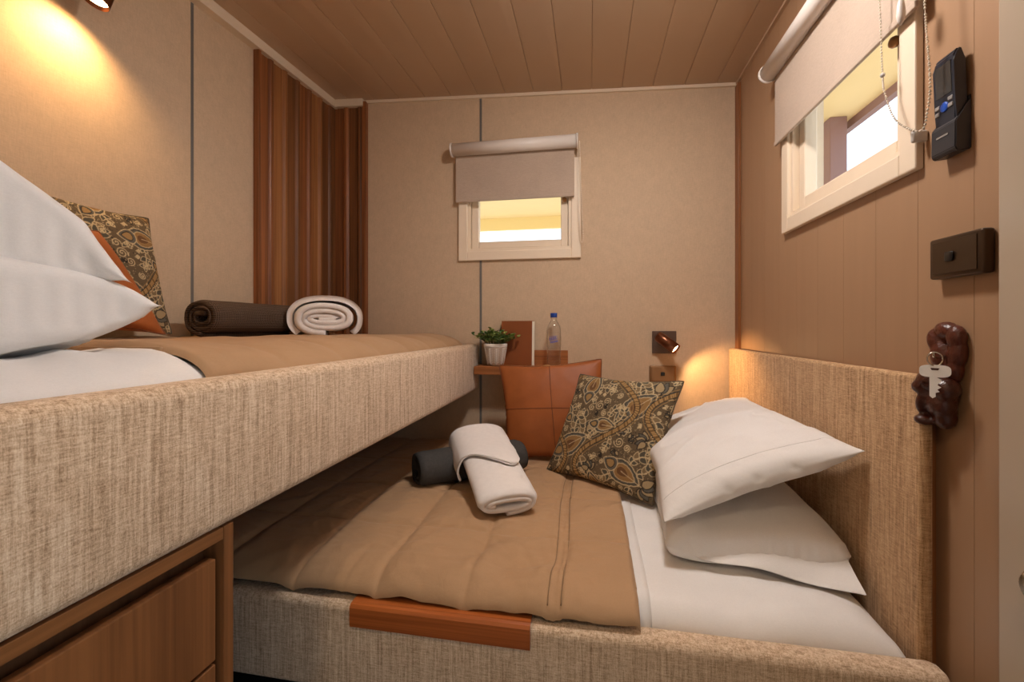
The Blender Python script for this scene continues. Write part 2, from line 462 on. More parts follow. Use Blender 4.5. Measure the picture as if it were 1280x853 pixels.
# ------------------------------------------------------------------ windows
def window(name, mapf, a0, a1, z0, z1, hole, knob_a, knob_z, flip):
    cx = mapf(a0, a1, 0, 0, z0, z1)
    w = thing(name, None, None, ((cx[0]+cx[1])/2, (cx[2]+cx[3])/2, z0), kind='structure')
    h0, h1, k0, k1 = hole
    for nm, q in (('casing', (a0, h0, z0, z1)), ('casing', (h1, a1, z0, z1)), ('casing', (h0, h1, z0, k0)), ('casing', (h0, h1, k1, z1))):
        box(nm, mapf(q[0], q[1], 0.0, 0.016, q[2], q[3]), 'window_paint', w, 0.003)
    t = 0.014
    for q in ((h0, h0+t, k0, k1), (h1-t, h1, k0, k1), (h0+t, h1-t, k0, k0+t), (h0+t, h1-t, k1-t, k1)):
        box('jamb', mapf(q[0], q[1], -0.085, 0.006, q[2], q[3]), 'window_paint', w)
    s0, s1, r0, r1 = h0+t+0.002, h1-t-0.002, k0+t+0.002, k1-t-0.002; t = 0.036
    for q in ((s0, s0+t, r0, r1), (s1-t, s1, r0, r1), (s0+t, s1-t, r0, r0+t), (s0+t, s1-t, r1-t, r1)):
        box('sash', mapf(q[0], q[1], -0.05, -0.012, q[2], q[3]), 'window_paint', w, 0.004)
    box('pane', mapf(s0+t-0.004, s1-t+0.004, -0.035, -0.031, r0+t-0.004, r1-t+0.004), 'pane_glass', w)
    kc = mapf(knob_a, knob_a, -0.012, -0.012, knob_z, knob_z)
    ax = (0, -1, 0) if mapf is mb else (-1, 0, 0)
    lathe('latch_knob', [(0.005, 0), (0.005, 0.008), (0.011, 0.011), (0.0125, 0.017), (0.010, 0.023), (0.004, 0.026), (0, 0.0265)], (kc[0], kc[2], knob_z), 'bronze', w, 20, ax)
    return w
window('window_1', mb, -0.652, -0.045, 1.54, 2.02, H1, -0.124, 1.823, 1)
window('window_2', mr, 0.993, 1.608, 1.520, 2.02, H2, 1.072, 1.823, 1)

# ------------------------------------------------------------------ roller blinds
def blind(label, mapf, a0, a1, zr, zb, rad, dr, chain_pts, group):
    c = mapf(a0, a1, dr, dr, zr, zr)
    b = thing('roller_blind', label, 'blind', ((c[0]+c[1])/2, (c[2]+c[3])/2, zb), group)
    along = (1, 0, 0) if mapf is mb else (0, 1, 0)
    p0 = mapf(a0, a0, dr, dr, zr, zr); p1 = mapf(a1, a1, dr, dr, zr, zr)
    A = (p0[0], p0[2], zr)
    lathe('roller', [(rad, 0.004), (rad, a1-a0-0.004)], A, 'blind_white', b, 32, along)
    # fabric falls from the back of the roller
    q = mapf(a0+0.012, a1-0.012, dr-rad*0.62-0.0015, dr-rad*0.62, zb, zr)
    box('blind_sheet', q, 'blind_fabric', b)
    q = mapf(a0+0.012, a1-0.012, dr-rad*0.62-0.005, dr-rad*0.62+0.004, zb-0.004, zb+0.010)
    box('bottom_rail', q, 'blind_fabric', b, 0.002)
    for e in (a0, a1):
        s = -1 if e == a0 else 1
        pts = mapf(min(e, e+s*0.006), max(e, e+s*0.006), 0.0165, dr+rad*0.2, zr-rad*0.9, zr+rad*1.0)
        box('bracket', pts, 'blind_white', b, 0.002)
        pc = mapf(e, e, dr, dr, zr, zr)
        lathe('end_cap', [(rad*1.12, -0.002 if s > 0 else -0.006), (rad*1.12, 0.006 if s > 0 else 0.002)], (pc[0], pc[2], zr), 'blind_white', b, 32, along)
    # bead chain
    pts = [Vector(p) for p in chain_pts]; cat = []
    for i in range(len(pts)-1):                                  # Catmull-Rom
        P0 = pts[max(i-1, 0)]; P1 = pts[i]; P2 = pts[i+1]; P3 = pts[min(i+2, len(pts)-1)]
        for k in range(24):
            t = k/24; cat.append(0.5*((2*P1)+(P2-P0)*t+(2*P0-5*P1+4*P2-P3)*t*t+(3*P1-P0-3*P2+P3)*t**3))
    cat.append(pts[-1]); parts = []; acc = 0; last = cat[0]; step = 0.0062; nxt = 0
    ico = bmesh.new(); bmesh.ops.create_icosphere(ico, subdivisions=1, radius=0.0023)
    iv = [v.co.copy() for v in ico.verts]; ico.verts.index_update(); fi = [[v.index for v in f.verts] for f in ico.faces]; ico.free()
    for p in cat:
        acc += (p-last).length; last = p
        if acc >= nxt:
            parts.append(([v+p for v in iv], fi)); nxt += step
    V, F = join(parts); V2, F2 = tube_data(cat, 0.0006, 4)
    V, F = join([(V, F), (V2, F2)])
    mesh_obj('bead_chain', V, F, 'bead_white', b, True)
    return b
# back window
blind('pale roller blind half drawn over the small back window', mb, -0.672, -0.063, 2.083, 1.832, 0.030, 0.050,
      [(-0.058, YB-0.055, 2.08), (-0.056, YB-0.052, 1.9), (-0.052, YB-0.045, 1.72), (-0.046, YB-0.035, 1.63), (-0.040, YB-0.030, 1.608),
       (-0.034, YB-0.032, 1.63), (-0.038, YB-0.040, 1.75), (-0.046, YB-0.046, 1.95), (-0.050, YB-0.05, 2.08)], 'roller blinds')
b2 = blind('pale roller blind half drawn over the right wall window', mr, 0.958, 1.640, 2.088, 1.832, 0.028, 0.045,
      [(0.600, 1.045, 2.07), (0.605, 1.043, 1.89), (0.607, 1.037, 1.735), (0.608, 1.030, 1.688), (0.608, 1.000, 1.624), (0.612, 0.960, 1.584),
       (0.620, 0.945, 1.578), (0.618, 0.932, 1.60), (0.612, 0.915, 1.65), (0.606, 0.915, 1.75), (0.604, 0.925, 1.9), (0.602, 0.945, 2.07)], 'roller blinds')
box('chain_tensioner', (0.626, 0.6535, 0.980, 0.989, 1.568, 1.592), 'clear_plastic', b2, 0.004, 3)
lathe('rail_cap', [(0.002, 0), (0.006, 0.01), (0.0075, 0.02), (0.006, 0.04), (0.002, 0.055)], (0.598, 0.968, 1.795), 'blind_white', b2, 16)
lathe('chain_joiner', [(0.001, -0.005), (0.004, -0.003), (0.0045, 0), (0.004, 0.003), (0.001, 0.005)], (0.607, 1.037, 1.735), 'clear_plastic', b2, 12)

# ------------------------------------------------------------------ open door against the right wall
d = thing('door_1', None, None, (0.63, 0.4, 0), kind='structure')
box('slab', (0.610, 0.646, 0.0, 0.779, 0.01, 2.02), 'door_paint', d, 0.003)
for z0, z1 in ((0.15, 0.85), (1.0, 1.46), (1.52, 1.92)):
    box('door_panel', (0.606, 0.611, 0.10, 0.68, z0, z1), 'door_paint', d, 0.002)
lathe('door_knob', [(0.024, 0), (0.024, 0.004), (0.009, 0.006), (0.009, 0.03), (0.022, 0.038), (0.026, 0.05), (0.018, 0.06), (0, 0.062)], (0.610, 0.655, 0.87), 'steel', d, 24, (-1, 0, 0))

# ------------------------------------------------------------------ cloth solver for pillows and cushions
def solve_pillow(w, h, nx, ny, tt, tb, seed=0, steps=70, it=6, full=0.5, lump=0.10, shear=0.25, bend=0.05):
    """two sewn sheets of inextensible cloth pushed apart by their stuffing (tt above, tb below the seam plane)"""
    rs = np.random.RandomState(seed)
    gx, gy = np.meshgrid(np.linspace(-w/2, w/2, nx), np.linspace(-h/2, h/2, ny), indexing='ij')
    T = np.arange(nx*ny).reshape(nx, ny); B = T.copy(); k = nx*ny
    ni, nj = nx-2, ny-2; B[1:-1, 1:-1] = k+np.arange(ni*nj).reshape(ni, nj)
    U, W = np.abs(2*gx/w), np.abs(2*gy/h)
    prof = (np.clip(1-U**2.2, 0, 1)*np.clip(1-W**2.2, 0, 1))**full
    lt = 1+lump*2*fbm(gx*7, gy*7, 3, seed); lb = 1+lump*2*fbm(gx*7+5, gy*7, 3, seed+1)
    zt = tt*prof*lt; zb = -tb*prof*lb
    P = np.zeros((k+ni*nj, 3)); tgt = np.zeros(len(P)); kk = np.zeros(len(P))
    P[T.ravel()] = np.stack([gx, gy, 0.05*zt+0.0015*rs.randn(nx, ny)], -1).reshape(-1, 3)
    P[B[1:-1, 1:-1].ravel()] = np.stack([gx, gy, 0.05*zb], -1)[1:-1, 1:-1].reshape(-1, 3)
    tgt[T.ravel()] = zt.ravel(); tgt[B[1:-1, 1:-1].ravel()] = zb[1:-1, 1:-1].ravel()
    st = np.clip(0.04+0.30*prof**2, 0, 0.30)
    kk[T.ravel()] = st.ravel(); kk[B[1:-1, 1:-1].ravel()] = st[1:-1, 1:-1].ravel()
    G = []; dx, dy = w/(nx-1), h/(ny-1); dd = math.hypot(dx, dy)
    def grp(a, b, L, s):
        a = a.ravel(); b = b.ravel()
        if len(a): G.append((a, b, L, s))
    for m in (T, B):
        for o in (0, 1):
            n = (nx-o)//2; grp(m[o:o+2*n:2], m[o+1:o+2*n:2], dx, 1.0)
            n = (ny-o)//2; grp(m[:, o:o+2*n:2], m[:, o+1:o+2*n:2], dy, 1.0)
        for o in (0, 1):
            n = (nx-o)//2
            a, b = m[o:o+2*n:2], m[o+1:o+2*n:2]
            grp(a[:, :-1], b[:, 1:], dd, shear); grp(a[:, 1:], b[:, :-1], dd, shear)
        for o in (0, 2):
            for q in (0, 1):
                ii = np.arange(o+q, nx-2, 4); grp(m[ii], m[ii+2], 2*dx, bend)
                jj = np.arange(o+q, ny-2, 4); grp(m[:, jj], m[:, jj+2], 2*dy, bend)
    V = np.zeros_like(P)
    for s_ in range(steps):
        Q = P+V*0.6; g = min(1.0, (s_+1)/25)
        Q[:, 2] += kk*(tgt*g-Q[:, 2])
        for _ in range(it):
            for (a, b, L, s) in G:
                D = Q[b]-Q[a]; l = np.sqrt((D*D).sum(1))+1e-9
                e = (l-L)/l*0.5*s
                if s < 0.1: e = np.where(l < L, e, 0)
                D *= e[:, None]; Q[a] += D; Q[b] -= D
        V = Q-P; P = Q
    P[:, :2] -= P[T][:, :, :2].reshape(-1, 2).mean(0)
    return P, T, B

def catmull(A, k, axis):
    A = np.moveaxis(A, axis, 0); n = A.shape[0]; t = np.linspace(0, n-1, (n-1)*k+1)
    i = np.minimum(t.astype(int), n-2); f = (t-i).reshape((-1,)+(1,)*(A.ndim-1))
    p0 = A[np.maximum(i-1, 0)]; p1 = A[i]; p2 = A[i+1]; p3 = A[np.minimum(i+2, n-1)]
    R = 0.5*(2*p1+(p2-p0)*f+(2*p0-5*p1+4*p2-p3)*f*f+(3*p1-p0-3*p2+p3)*f**3)
    return np.moveaxis(R, 0, axis)
def upsample(sim, k):
    P, T, B = sim; t = catmull(catmull(P[T], k, 0), k, 1); b = catmull(catmull(P[B], k, 0), k, 1); return t, b
def blur(A, n=1):
    for _ in range(n):
        B = A.copy()
        B[1:-1, 1:-1] = A[1:-1, 1:-1]*0.5+(A[:-2, 1:-1]+A[2:, 1:-1]+A[1:-1, :-2]+A[1:-1, 2:])*0.125
        A = B
    return A
def pillow_mesh(name, tb, mat, parent=None, back=None):
    t, b = tb; nx, ny = t.shape[:2]
    T = np.arange(nx*ny).reshape(nx, ny); B = T.copy(); B[1:-1, 1:-1] = nx*ny+np.arange((nx-2)*(ny-2)).reshape(nx-2, ny-2)
    V = np.concatenate([t.reshape(-1, 3), b[1:-1, 1:-1].reshape(-1, 3)])
    F = []
    for m, s in ((T, 1), (B, -1)):
        q = np.stack([m[:-1, :-1], m[1:, :-1], m[1:, 1:], m[:-1, 1:]], -1).reshape(-1, 4)
        F.append(q if s > 0 else q[:, ::-1])
    o = mesh_obj(name, V, np.concatenate(F).tolist(), mat, parent, True)
    return o, T, B
def rail_along(name, pts, r, mat, parent): return tube(name, [tuple(p) for p in pts], r, mat, parent, 6)
def pose(centre, ex, ey):
    ex = Vector(ex).normalized(); ey = Vector(ey); ey = (ey-ex*ey.dot(ex)).normalized(); ez = ex.cross(ey)
    m = Matrix.Identity(4)
    for i in range(3): m[i][0] = ex[i]; m[i][1] = ey[i]; m[i][2] = ez[i]; m[i][3] = centre[i]
    return m

# ------------------------------------------------------------------ paisley print raster
def paisley(R=420):
    bgc = np.array(srgb(104, 88, 66)); img = np.tile(bgc, (R, R, 1))
    cream = np.array(srgb(202, 180, 140)); gold = np.array(srgb(158, 126, 82)); dark = np.array(srgb(52, 46, 40)); grey = np.array(srgb(98, 94, 84))
    yy, xx = np.mgrid[0:R, 0:R]; U = (xx+0.5)/R; W = (yy+0.5)/R
    def stroke(pts, wd, col, closed=False):
        pts = np.asarray(pts, float)
        if closed: pts = np.vstack([pts, pts[:1]])
        for a, b in zip(pts[:-1], pts[1:]):
            lo = np.minimum(a, b)-wd*1.6; hi = np.maximum(a, b)+wd*1.6
            x0, y0 = np.maximum((lo*R).astype(int), 0); x1, y1 = np.minimum((hi*R).astype(int)+1, R)
            if x1 <= x0 or y1 <= y0: continue
            u = U[y0:y1, x0:x1]-a[0]; v = W[y0:y1, x0:x1]-a[1]; d = b-a; L = d@d+1e-12
            t = np.clip((u*d[0]+v*d[1])/L, 0, 1); ds = np.hypot(u-t*d[0], v-t*d[1])
            al = np.clip((wd-ds)*R*0.9+0.5, 0, 1)[..., None]
            img[y0:y1, x0:x1] = img[y0:y1, x0:x1]*(1-al)+col*al
    def fill(pts, col):
        pts = np.asarray(pts, float); lo = np.maximum((pts.min(0)*R).astype(int), 0); hi = np.minimum((pts.max(0)*R).astype(int)+2, R)
        if (hi <= lo).any(): return
        u = U[lo[1]:hi[1], lo[0]:hi[0]]; v = W[lo[1]:hi[1], lo[0]:hi[0]]; ins = np.zeros(u.shape, bool)
        for a, b in zip(pts, np.roll(pts, -1, 0)):
            c = ((a[1] > v) != (b[1] > v)) & (u < (b[0]-a[0])*(v-a[1])/(b[1]-a[1]+1e-12)+a[0]); ins ^= c
        img[lo[1]:hi[1], lo[0]:hi[0]][ins] = col
    def xf(p, c, s, a): 
        p = np.asarray(p, float); ca, sa = math.cos(a), math.sin(a)
        return np.stack([c[0]+s*(p[:, 0]*ca-p[:, 1]*sa), c[1]+s*(p[:, 0]*sa+p[:, 1]*ca)], -1)
    th = np.linspace(0, 2*math.pi, 40)
    def drop(k=1.0): return np.stack([0.5*np.cos(th)*k, 0.36*np.sin(th)*np.sin(th/2)**0.9*k*1.5], -1)
    def heart(c, s, a):
        sca = 1+0.06*np.abs(np.sin(th*8)); o = np.stack([0.62*np.cos(th), 0.52*np.sin(th)*(0.35+0.65*np.sin(th/2)**1.4)], -1)*sca[:, None]
        fill(xf(o*1.25, c, s, a), grey); stroke(xf(o*1.25, c, s, a), 0.0034, cream, True); stroke(xf(o*1.08, c, s, a), 0.0022, dark, True)
        fill(xf(o*0.86, c, s, a), np.array(srgb(146, 112, 70))); stroke(xf(o*0.86, c, s, a), 0.0026, cream, True)
        fill(xf(o*0.5-[0.1, 0], c, s, a), np.array(srgb(110, 78, 50))); stroke(xf(o*0.5-[0.1, 0], c, s, a), 0.0022, gold, True)
        stroke(xf([(-0.2, 0), (0.95, 0.0)], c, s, a), 0.0026, cream)
    def bud(c, s, a):
        d = drop(1.0); fill(xf(d, c, s, a), grey); stroke(xf(d, c, s, a), 0.0030, cream, True)
        d = drop(0.62); fill(xf(d, c, s, a), gold); stroke(xf(d, c, s, a), 0.003, dark, True)
    def curl(c, s, a, turn=1, tn=1.6, wd=0.0030, col=None):
        t = np.linspace(0, tn*2*math.pi, 44); r = 0.5*(1-t/(tn*2*math.pi))**0.8
        p = np.stack([r*np.cos(t), turn*r*np.sin(t)], -1); stroke(xf(p, c, s, a), wd, cream if col is None else col)
    def plume(p0, ang, n, step, bendv, size):
        x, y, a = p0[0], p0[1], ang; st = [(x, y)]
        for i in range(n):
            x += step*math.cos(a); y += step*math.sin(a); a += bendv; st.append((x, y))
            sz = size*(0.5+0.6*math.sin(math.pi*(i+1)/(n+1)))
            for sd in (1, -1):
                if sd < 0 and i % 2: continue
                aa = a+sd*0.85; d = drop(1.0)[:, [0, 1]]+[0.5, 0]
                fill(xf(d*[1, 0.8], (x, y), sz, aa), np.array(srgb(128, 108, 80)) if i % 2 else np.array(srgb(84, 78, 66)))
                stroke(xf(d*[1, 0.8], (x, y), sz, aa), 0.0024, cream, True)
        stroke(st, 0.0034, cream); curl((x, y), size*0.8, a, 1)
    def lily(c, s, a):
        for k in (-1.0, -0.5, 0, 0.5, 1.0):
            d = drop(1.0)*[1, 0.75]+[0.62, 0]
            fill(xf(d, c, s, a+k), np.array(srgb(168, 146, 110)) if abs(k) != 0.5 else grey); stroke(xf(d, c, s, a+k), 0.0034, dark, True)
    def rope(pts):
        pts = np.asarray(pts); stroke(pts, 0.022, dark); stroke(pts, 0.017, np.array(srgb(120, 92, 56)))
        dv = np.gradient(pts, axis=0); nv = np.stack([-dv[:, 1], dv[:, 0]], -1); nv /= np.linalg.norm(nv, axis=1)[:, None]+1e-9
        dv /= np.linalg.norm(dv, axis=1)[:, None]+1e-9
        L = np.r_[0, np.cumsum(np.linalg.norm(np.diff(pts, axis=0), axis=1))]
        for s in np.arange(0, L[-1], 0.021):
            i = min(np.searchsorted(L, s), len(pts)-1); q = pts[i]
            stroke([q-nv[i]*0.011-dv[i]*0.004, q+nv[i]*0.011+dv[i]*0.004], 0.0052, gold*1.25)
        for sd in (0.034, -0.034): stroke(pts+nv*sd, 0.0026, gold)
    t = np.linspace(-0.2, 1.2, 140)
    def ogee(off, sg): return np.stack([off+sg*(0.215*np.sin(2*math.pi*(t*0.98+0.10)))+0.02, t], -1)
    def motif(ox, oy, f=1.0, a0=0.0):
        plume((ox+.02, oy+.06), 2.0+a0, 5, .040*f, -.30, .062*f); plume((ox+.06, oy+.02), 0.9+a0, 6, .042*f, .26, .066*f)
        plume((ox-.03, oy-.04), 3.6+a0, 5, .036*f, .30, .056*f); plume((ox+.05, oy-.06), -0.7+a0, 5, .038*f, -.25, .056*f)
        heart((ox, oy), .165*f, 0.4+a0); bud((ox-.145*f*math.cos(a0+.4), oy-.145*f*math.sin(a0+.4)), .13*f, math.pi+0.4+a0)
        lily((ox+.15*f*math.cos(a0+.4), oy+.15*f*math.sin(a0+.4)), .10*f, 0.4+a0)
    for (ox, oy, f, a0) in ((0.23, 0.30, 1.15, 0.2), (0.74, 0.72, 1.15, 0.4), (0.24, 0.88, 1.0, 1.2), (0.76, 0.16, 1.0, -0.8), (0.02, 0.60, .8, 2.0), (0.99, 0.42, .8, 2.6), (0.50, 0.50, .75, -0.4), (0.50, 0.02, .7, 1.6), (0.52, 0.99, .7, 0.2)): motif(ox, oy, f, a0)
    for off, sg in ((-0.04, 1), (0.50, -1), (1.02, 1)): rope(ogee(off, sg))
    rs = np.random.RandomState(2); bgv = bgc
    for rad, tries in ((0.050, 300), (0.034, 700), (0.020, 900)):
        for _ in range(tries):
            c = rs.rand(2); i0, i1 = int((c[1]-rad)*R), int((c[1]+rad)*R)+1; j0, j1 = int((c[0]-rad)*R), int((c[0]+rad)*R)+1
            reg = img[max(i0, 0):i1, max(j0, 0):j1]
            if reg.size == 0 or (np.abs(reg-bgv).sum(-1) > 0.02).mean() > 0.04: continue
            an = rs.rand()*6.28; k = rs.randint(4)
            if k == 0: curl(c, rad*1.9, an, 1 if rs.rand() < .5 else -1)
            elif k == 1: curl(c, rad*1.7, an, 1, 2.0)
            elif k == 2: lily(c-0.5*rad*np.array([math.cos(an), math.sin(an)]), rad*1.25, an)
            else: plume(c-0.8*rad*np.array([math.cos(an), math.sin(an)]), an, 3, rad*0.5, .35, rad*0.9)
    for _ in range(1600):
        p = rs.rand(2); q = img[min(int(p[1]*R), R-1), min(int(p[0]*R), R-1)]
        if np.abs(q-bgv).sum() < 0.02: stroke([p, p+0.004*rs.randn(2)], 0.0024, dark if rs.rand() < .5 else cream*0.7)
    return img
PRINT = paisley()
def paint(o, t, b, T, B, rot=0):
    img = np.rot90(PRINT, rot); R = img.shape[0]
    nx, ny = T.shape; me = o.data; ca = me.color_attributes.new('print', 'FLOAT_COLOR', 'POINT')
    ui = np.clip((np.arange(nx)/(nx-1)*R).astype(int), 0, R-1); vi = np.clip((np.arange(ny)/(ny-1)*R).astype(int), 0, R-1)
    colr = np.ones((len(me.vertices), 4)); g = img[np.ix_(vi, ui)].transpose(1, 0, 2)
    colr[T.ravel(), :3] = g.reshape(-1, 3); colr[B[1:-1, 1:-1].ravel(), :3] = g[1:-1, 1:-1].reshape(-1, 3)
    ca.data.foreach_set('color', colr.ravel())

# ------------------------------------------------------------------ lower bed
bed = thing('single_bed', 'low bed with woven beige upholstered frame and headboard under the window', 'bed', (-0.35, 1.48, 0))
box('front_rail', (-1.33, 0.625, 0.872, 0.925, 0.392, 0.594), 'tweed', bed, 0.020, 5)
box('side_rail', (-1.34, -1.30, 0.925, 2.085, 0.392, 0.58), 'tweed', bed, 0.010, 3)
box('bed_base', (-1.30, 0.60, 0.926, 2.085, 0.36, 0.455), 'black_plastic', bed)
box('plinth', (-1.28, 0.55, 1.02, 2.05, 0.0, 0.36), 'black_plastic', bed)
hb = box('headboard', (0.611, 0.6370, 0.940, 2.088, 0.500, 1.112), 'tweed_gold', bed, 0.010, 5)
box('headboard_backing', (0.6375, 0.6535, 0.962, 2.088, 0.40, 1.106), 'corner_wood', bed)
# wooden grip ledge over the front rail: L profile
prof = [(0.862, 0.551), (0.862, 0.592), (0.866, 0.598), (0.872, 0.600), (0.915, 0.600), (0.915, 0.5945), (0.8715, 0.5945), (0.8715, 0.551)]
V = [(x, y, z) for x in (-0.516, -0.120) for (y, z) in prof]; k = len(prof)
F = [(i, (i+1) % k, (i+1) % k+k, i+k) for i in range(k)] + [tuple(range(k-1, -1, -1)), tuple(range(k, 2*k))]
lg = mesh_obj('grip_ledge', V, F, 'ledge_wood', bed); lg['label'] = 'reddish wooden grip ledge'

# mattress under a white sheet, as a rounded grid with its sides
def mattress(name, x0, x1, y0, y1, zt, zb, r, mat, wob, amp=0.006, sd=0, crown=0.012, rx=None, nx=120, ny=90):
    rx = rx or r
    def axis(a0, a1, n, rr):
        q = np.linspace(0, math.pi/2, 9)
        lo = [(a0, -(zt-zb)), (a0, -(zt-zb)*0.6)] + [(a0+rr*(1-math.cos(t)), -r*(1-math.sin(t))) for t in q]
        mid = [(m, 0.0) for m in np.linspace(a0+rr, a1-rr, n)[1:-1]]
        hi = [(a1-rr*(1-math.cos(t)), -r*(1-math.sin(t))) for t in q[::-1]] + [(a1, -(zt-zb)*0.6), (a1, -(zt-zb))]
        return np.array(lo+mid+hi)
    ax, ay = axis(x0, x1, nx, rx), axis(y0, y1, ny, r)
    X, Y = np.meshgrid(ax[:, 0], ay[:, 0], indexing='ij')
    DZ = np.minimum(ax[:, 1][:, None], ay[:, 1][None, :])
    DZ = np.where((ax[:, 1][:, None] > -r-1e-6) & (ay[:, 1][None, :] > -r-1e-6), -np.minimum(np.hypot(ax[:, 1][:, None], ay[:, 1][None, :]), zt-zb), DZ)
    U = (X-x0)/(x1-x0); W = (Y-y0)/(y1-y0)
    Z = zt+DZ+crown*np.clip(4*W*(1-W), 0, 1)*np.clip(6*U*(1-U), 0, 1)
    Z = Z+amp*fbm(X*7, Y*7, 4, sd)*np.exp(DZ*14)
    return X, Y, Z
X, Y, Z = mattress('mattress', -1.285, 0.592, 0.928, 2.085, 0.622, 0.456, 0.055, 'white_sheet', 0, 0.012, 3, 0.008, 0.10)
Z += 0.004*np.sin((X*22+Y*6+6*fbm(X*3, Y*3, 2, 8)))*np.clip((X-0.05)*4, 0, 1)*(Z > 0.56)
# pillows press it down near the headboard
mt = mesh_obj('mattress', np.stack([X, Y, Z], -1), grid_faces(*X.shape), 'white_sheet', None, True)
tag(mt, 'white sheeted mattress on the low bed, bare beside the headboard', 'mattress')
ix = np.where((X[:, 0] > 0.06) & (X[:, 0] < 0.135))[0]; jx = np.arange(3, X.shape[1]-8)
sx_, sy_, sz_ = X[np.ix_(ix, jx)], Y[np.ix_(ix, jx)], Z[np.ix_(ix, jx)]+0.0045
top_ = np.stack([sx_, sy_, sz_], -1); k_ = top_.shape[0]*top_.shape[1]; nx_, ny_ = top_.shape[:2]
Fs = grid_faces(nx_, ny_)+[((nx_-1)*ny_+j, (nx_-1)*ny_+j+1, k_+j+1, k_+j) for j in range(ny_-1)]
mesh_obj('sheet_fold', np.concatenate([top_.reshape(-1, 3), top_[-1]-np.array([0, 0, 0.006])]), Fs, 'white_sheet', mt, True)

# quilt over the lower bed
def quilt(x0, x1, y0, y1, zf, lines, r_front, drop, r_back, nx, ny, puff, sd, seams=(), cross=(), r_right=0.0, swap=False):
    """height sheet; lines = stitched channels at constant x; front edge rolls down by 'drop' at y0"""
    xs = np.linspace(x0, x1, nx)
    q = np.linspace(0, math.pi/2, 14)
    row = [(y0, -drop)] + [(y0+r_front*(1-math.cos(t)), -drop*(1-math.sin(t))) for t in q[1:]]
    row += [(v, 0) for v in np.linspace(y0+r_front, y1-r_back, ny)[1:]]
    row += [(y1-r_back+r_back*math.sin(t), -r_back*0.6*(1-math.cos(t))) for t in q[1:]]
    row = np.array(row)
    X, Y = np.meshgrid(xs, row[:, 0], indexing='ij'); DZ = np.tile(row[:, 1], (nx, 1))
    jog = 0.012*fbm(Y*3.2, X*0.7, 3, sd)
    Dm = np.full(X.shape, 9.0)
    for L in lines: Dm = np.minimum(Dm, np.abs(X+jog-L))
    for L in cross: Dm = np.minimum(Dm, np.abs(Y+0.01*fbm(X*3, Y*0.5, 2, sd+2)-L)*2.0)
    H = puff*(0.6*(1-np.exp(-Dm/0.030))+0.4*(1-np.exp(-Dm/0.008)))
    for L in seams:
        s = np.abs(X+jog-L); H = np.where(s < 0.006, H-0.004*np.cos(s/0.006*1.57), H)
    Wk = 0.010*fbm(X*5, Y*4, 4, sd+1) + 0.0025*(1-np.abs(2*fbm(X*9+fbm(X*3, Y*3, 2, sd+7), Y*22, 3, sd+6)))**3 + 0.006*(np.abs(fbm(X*14+2*fbm(X*4, Y*4, 2, sd+4), Y*5, 3, sd+3)))
    Z = zf(X, Y)+DZ+H+Wk
    edge = np.clip((x1-X)/0.012, 0, 1); Z -= (1-np.sqrt(np.clip(1-(1-edge)**2, 0, 1)))*0.012
    return X, Y, Z
zf = lambda X, Y: 0.640+0.010*np.clip(1-((Y-1.5)/0.6)**2, 0, 1)
LX = [-1.28, -1.08, -0.875, -0.675, -0.47, -0.265, -0.072]
X, Y, Z = quilt(-1.296, 0.098, 0.888, 2.088, zf, LX, 0.085, 0.046, 0.06, 300, 190, 0.013, 21, seams=(-0.085, -0.058), cross=(1.13, 1.40, 1.68))
# soft bunching where the quilt meets the ledge
g = np.exp(-((Y-0.99)/0.09)**2)*np.exp(-((X+0.13)/0.22)**2)
Z += g*0.010*np.sin(26*X-30*Y+4*fbm(X*5, Y*5, 2, 31)); Y -= 0.012*g*(1+fbm(X*9, Y*3, 2, 6))
for cx, cy, sx, sy, dep in ((-0.41, 1.545, 0.20, 0.09, 0.010), (-0.21, 1.33, 0.10, 0.10, 0.008), (-0.12, 1.80, 0.26, 0.06, 0.010)):
    Z -= dep*np.exp(-((X-cx)/sx)**2-((Y-cy)/sy)**2)
ql = thing('quilt', 'taupe stitched quilt spread over the low bed', 'quilt', (-0.6, 1.5, 0.6))
mesh_obj('quilt_top', np.stack([X, Y, Z], -1), grid_faces(*X.shape), 'quilt', ql, True)
i0 = [int(np.argmin(np.abs(X[:, 0]-L))) for L in (-0.085, -0.058)]
for i in i0: rail_along('seam', [(X[i, j]-0.012*fbm(Y[i, j]*3.2, X[i, j]*0.7, 3, 21), Y[i, j], Z[i, j]+0.0005) for j in range(4, X.shape[1]-6)], 0.0014, 'quilt_stitch', ql)
box('hem_band', (0.0905, 0.0985, 0.960, 2.06, 0.622, 0.644), 'quilt', ql, 0.003)

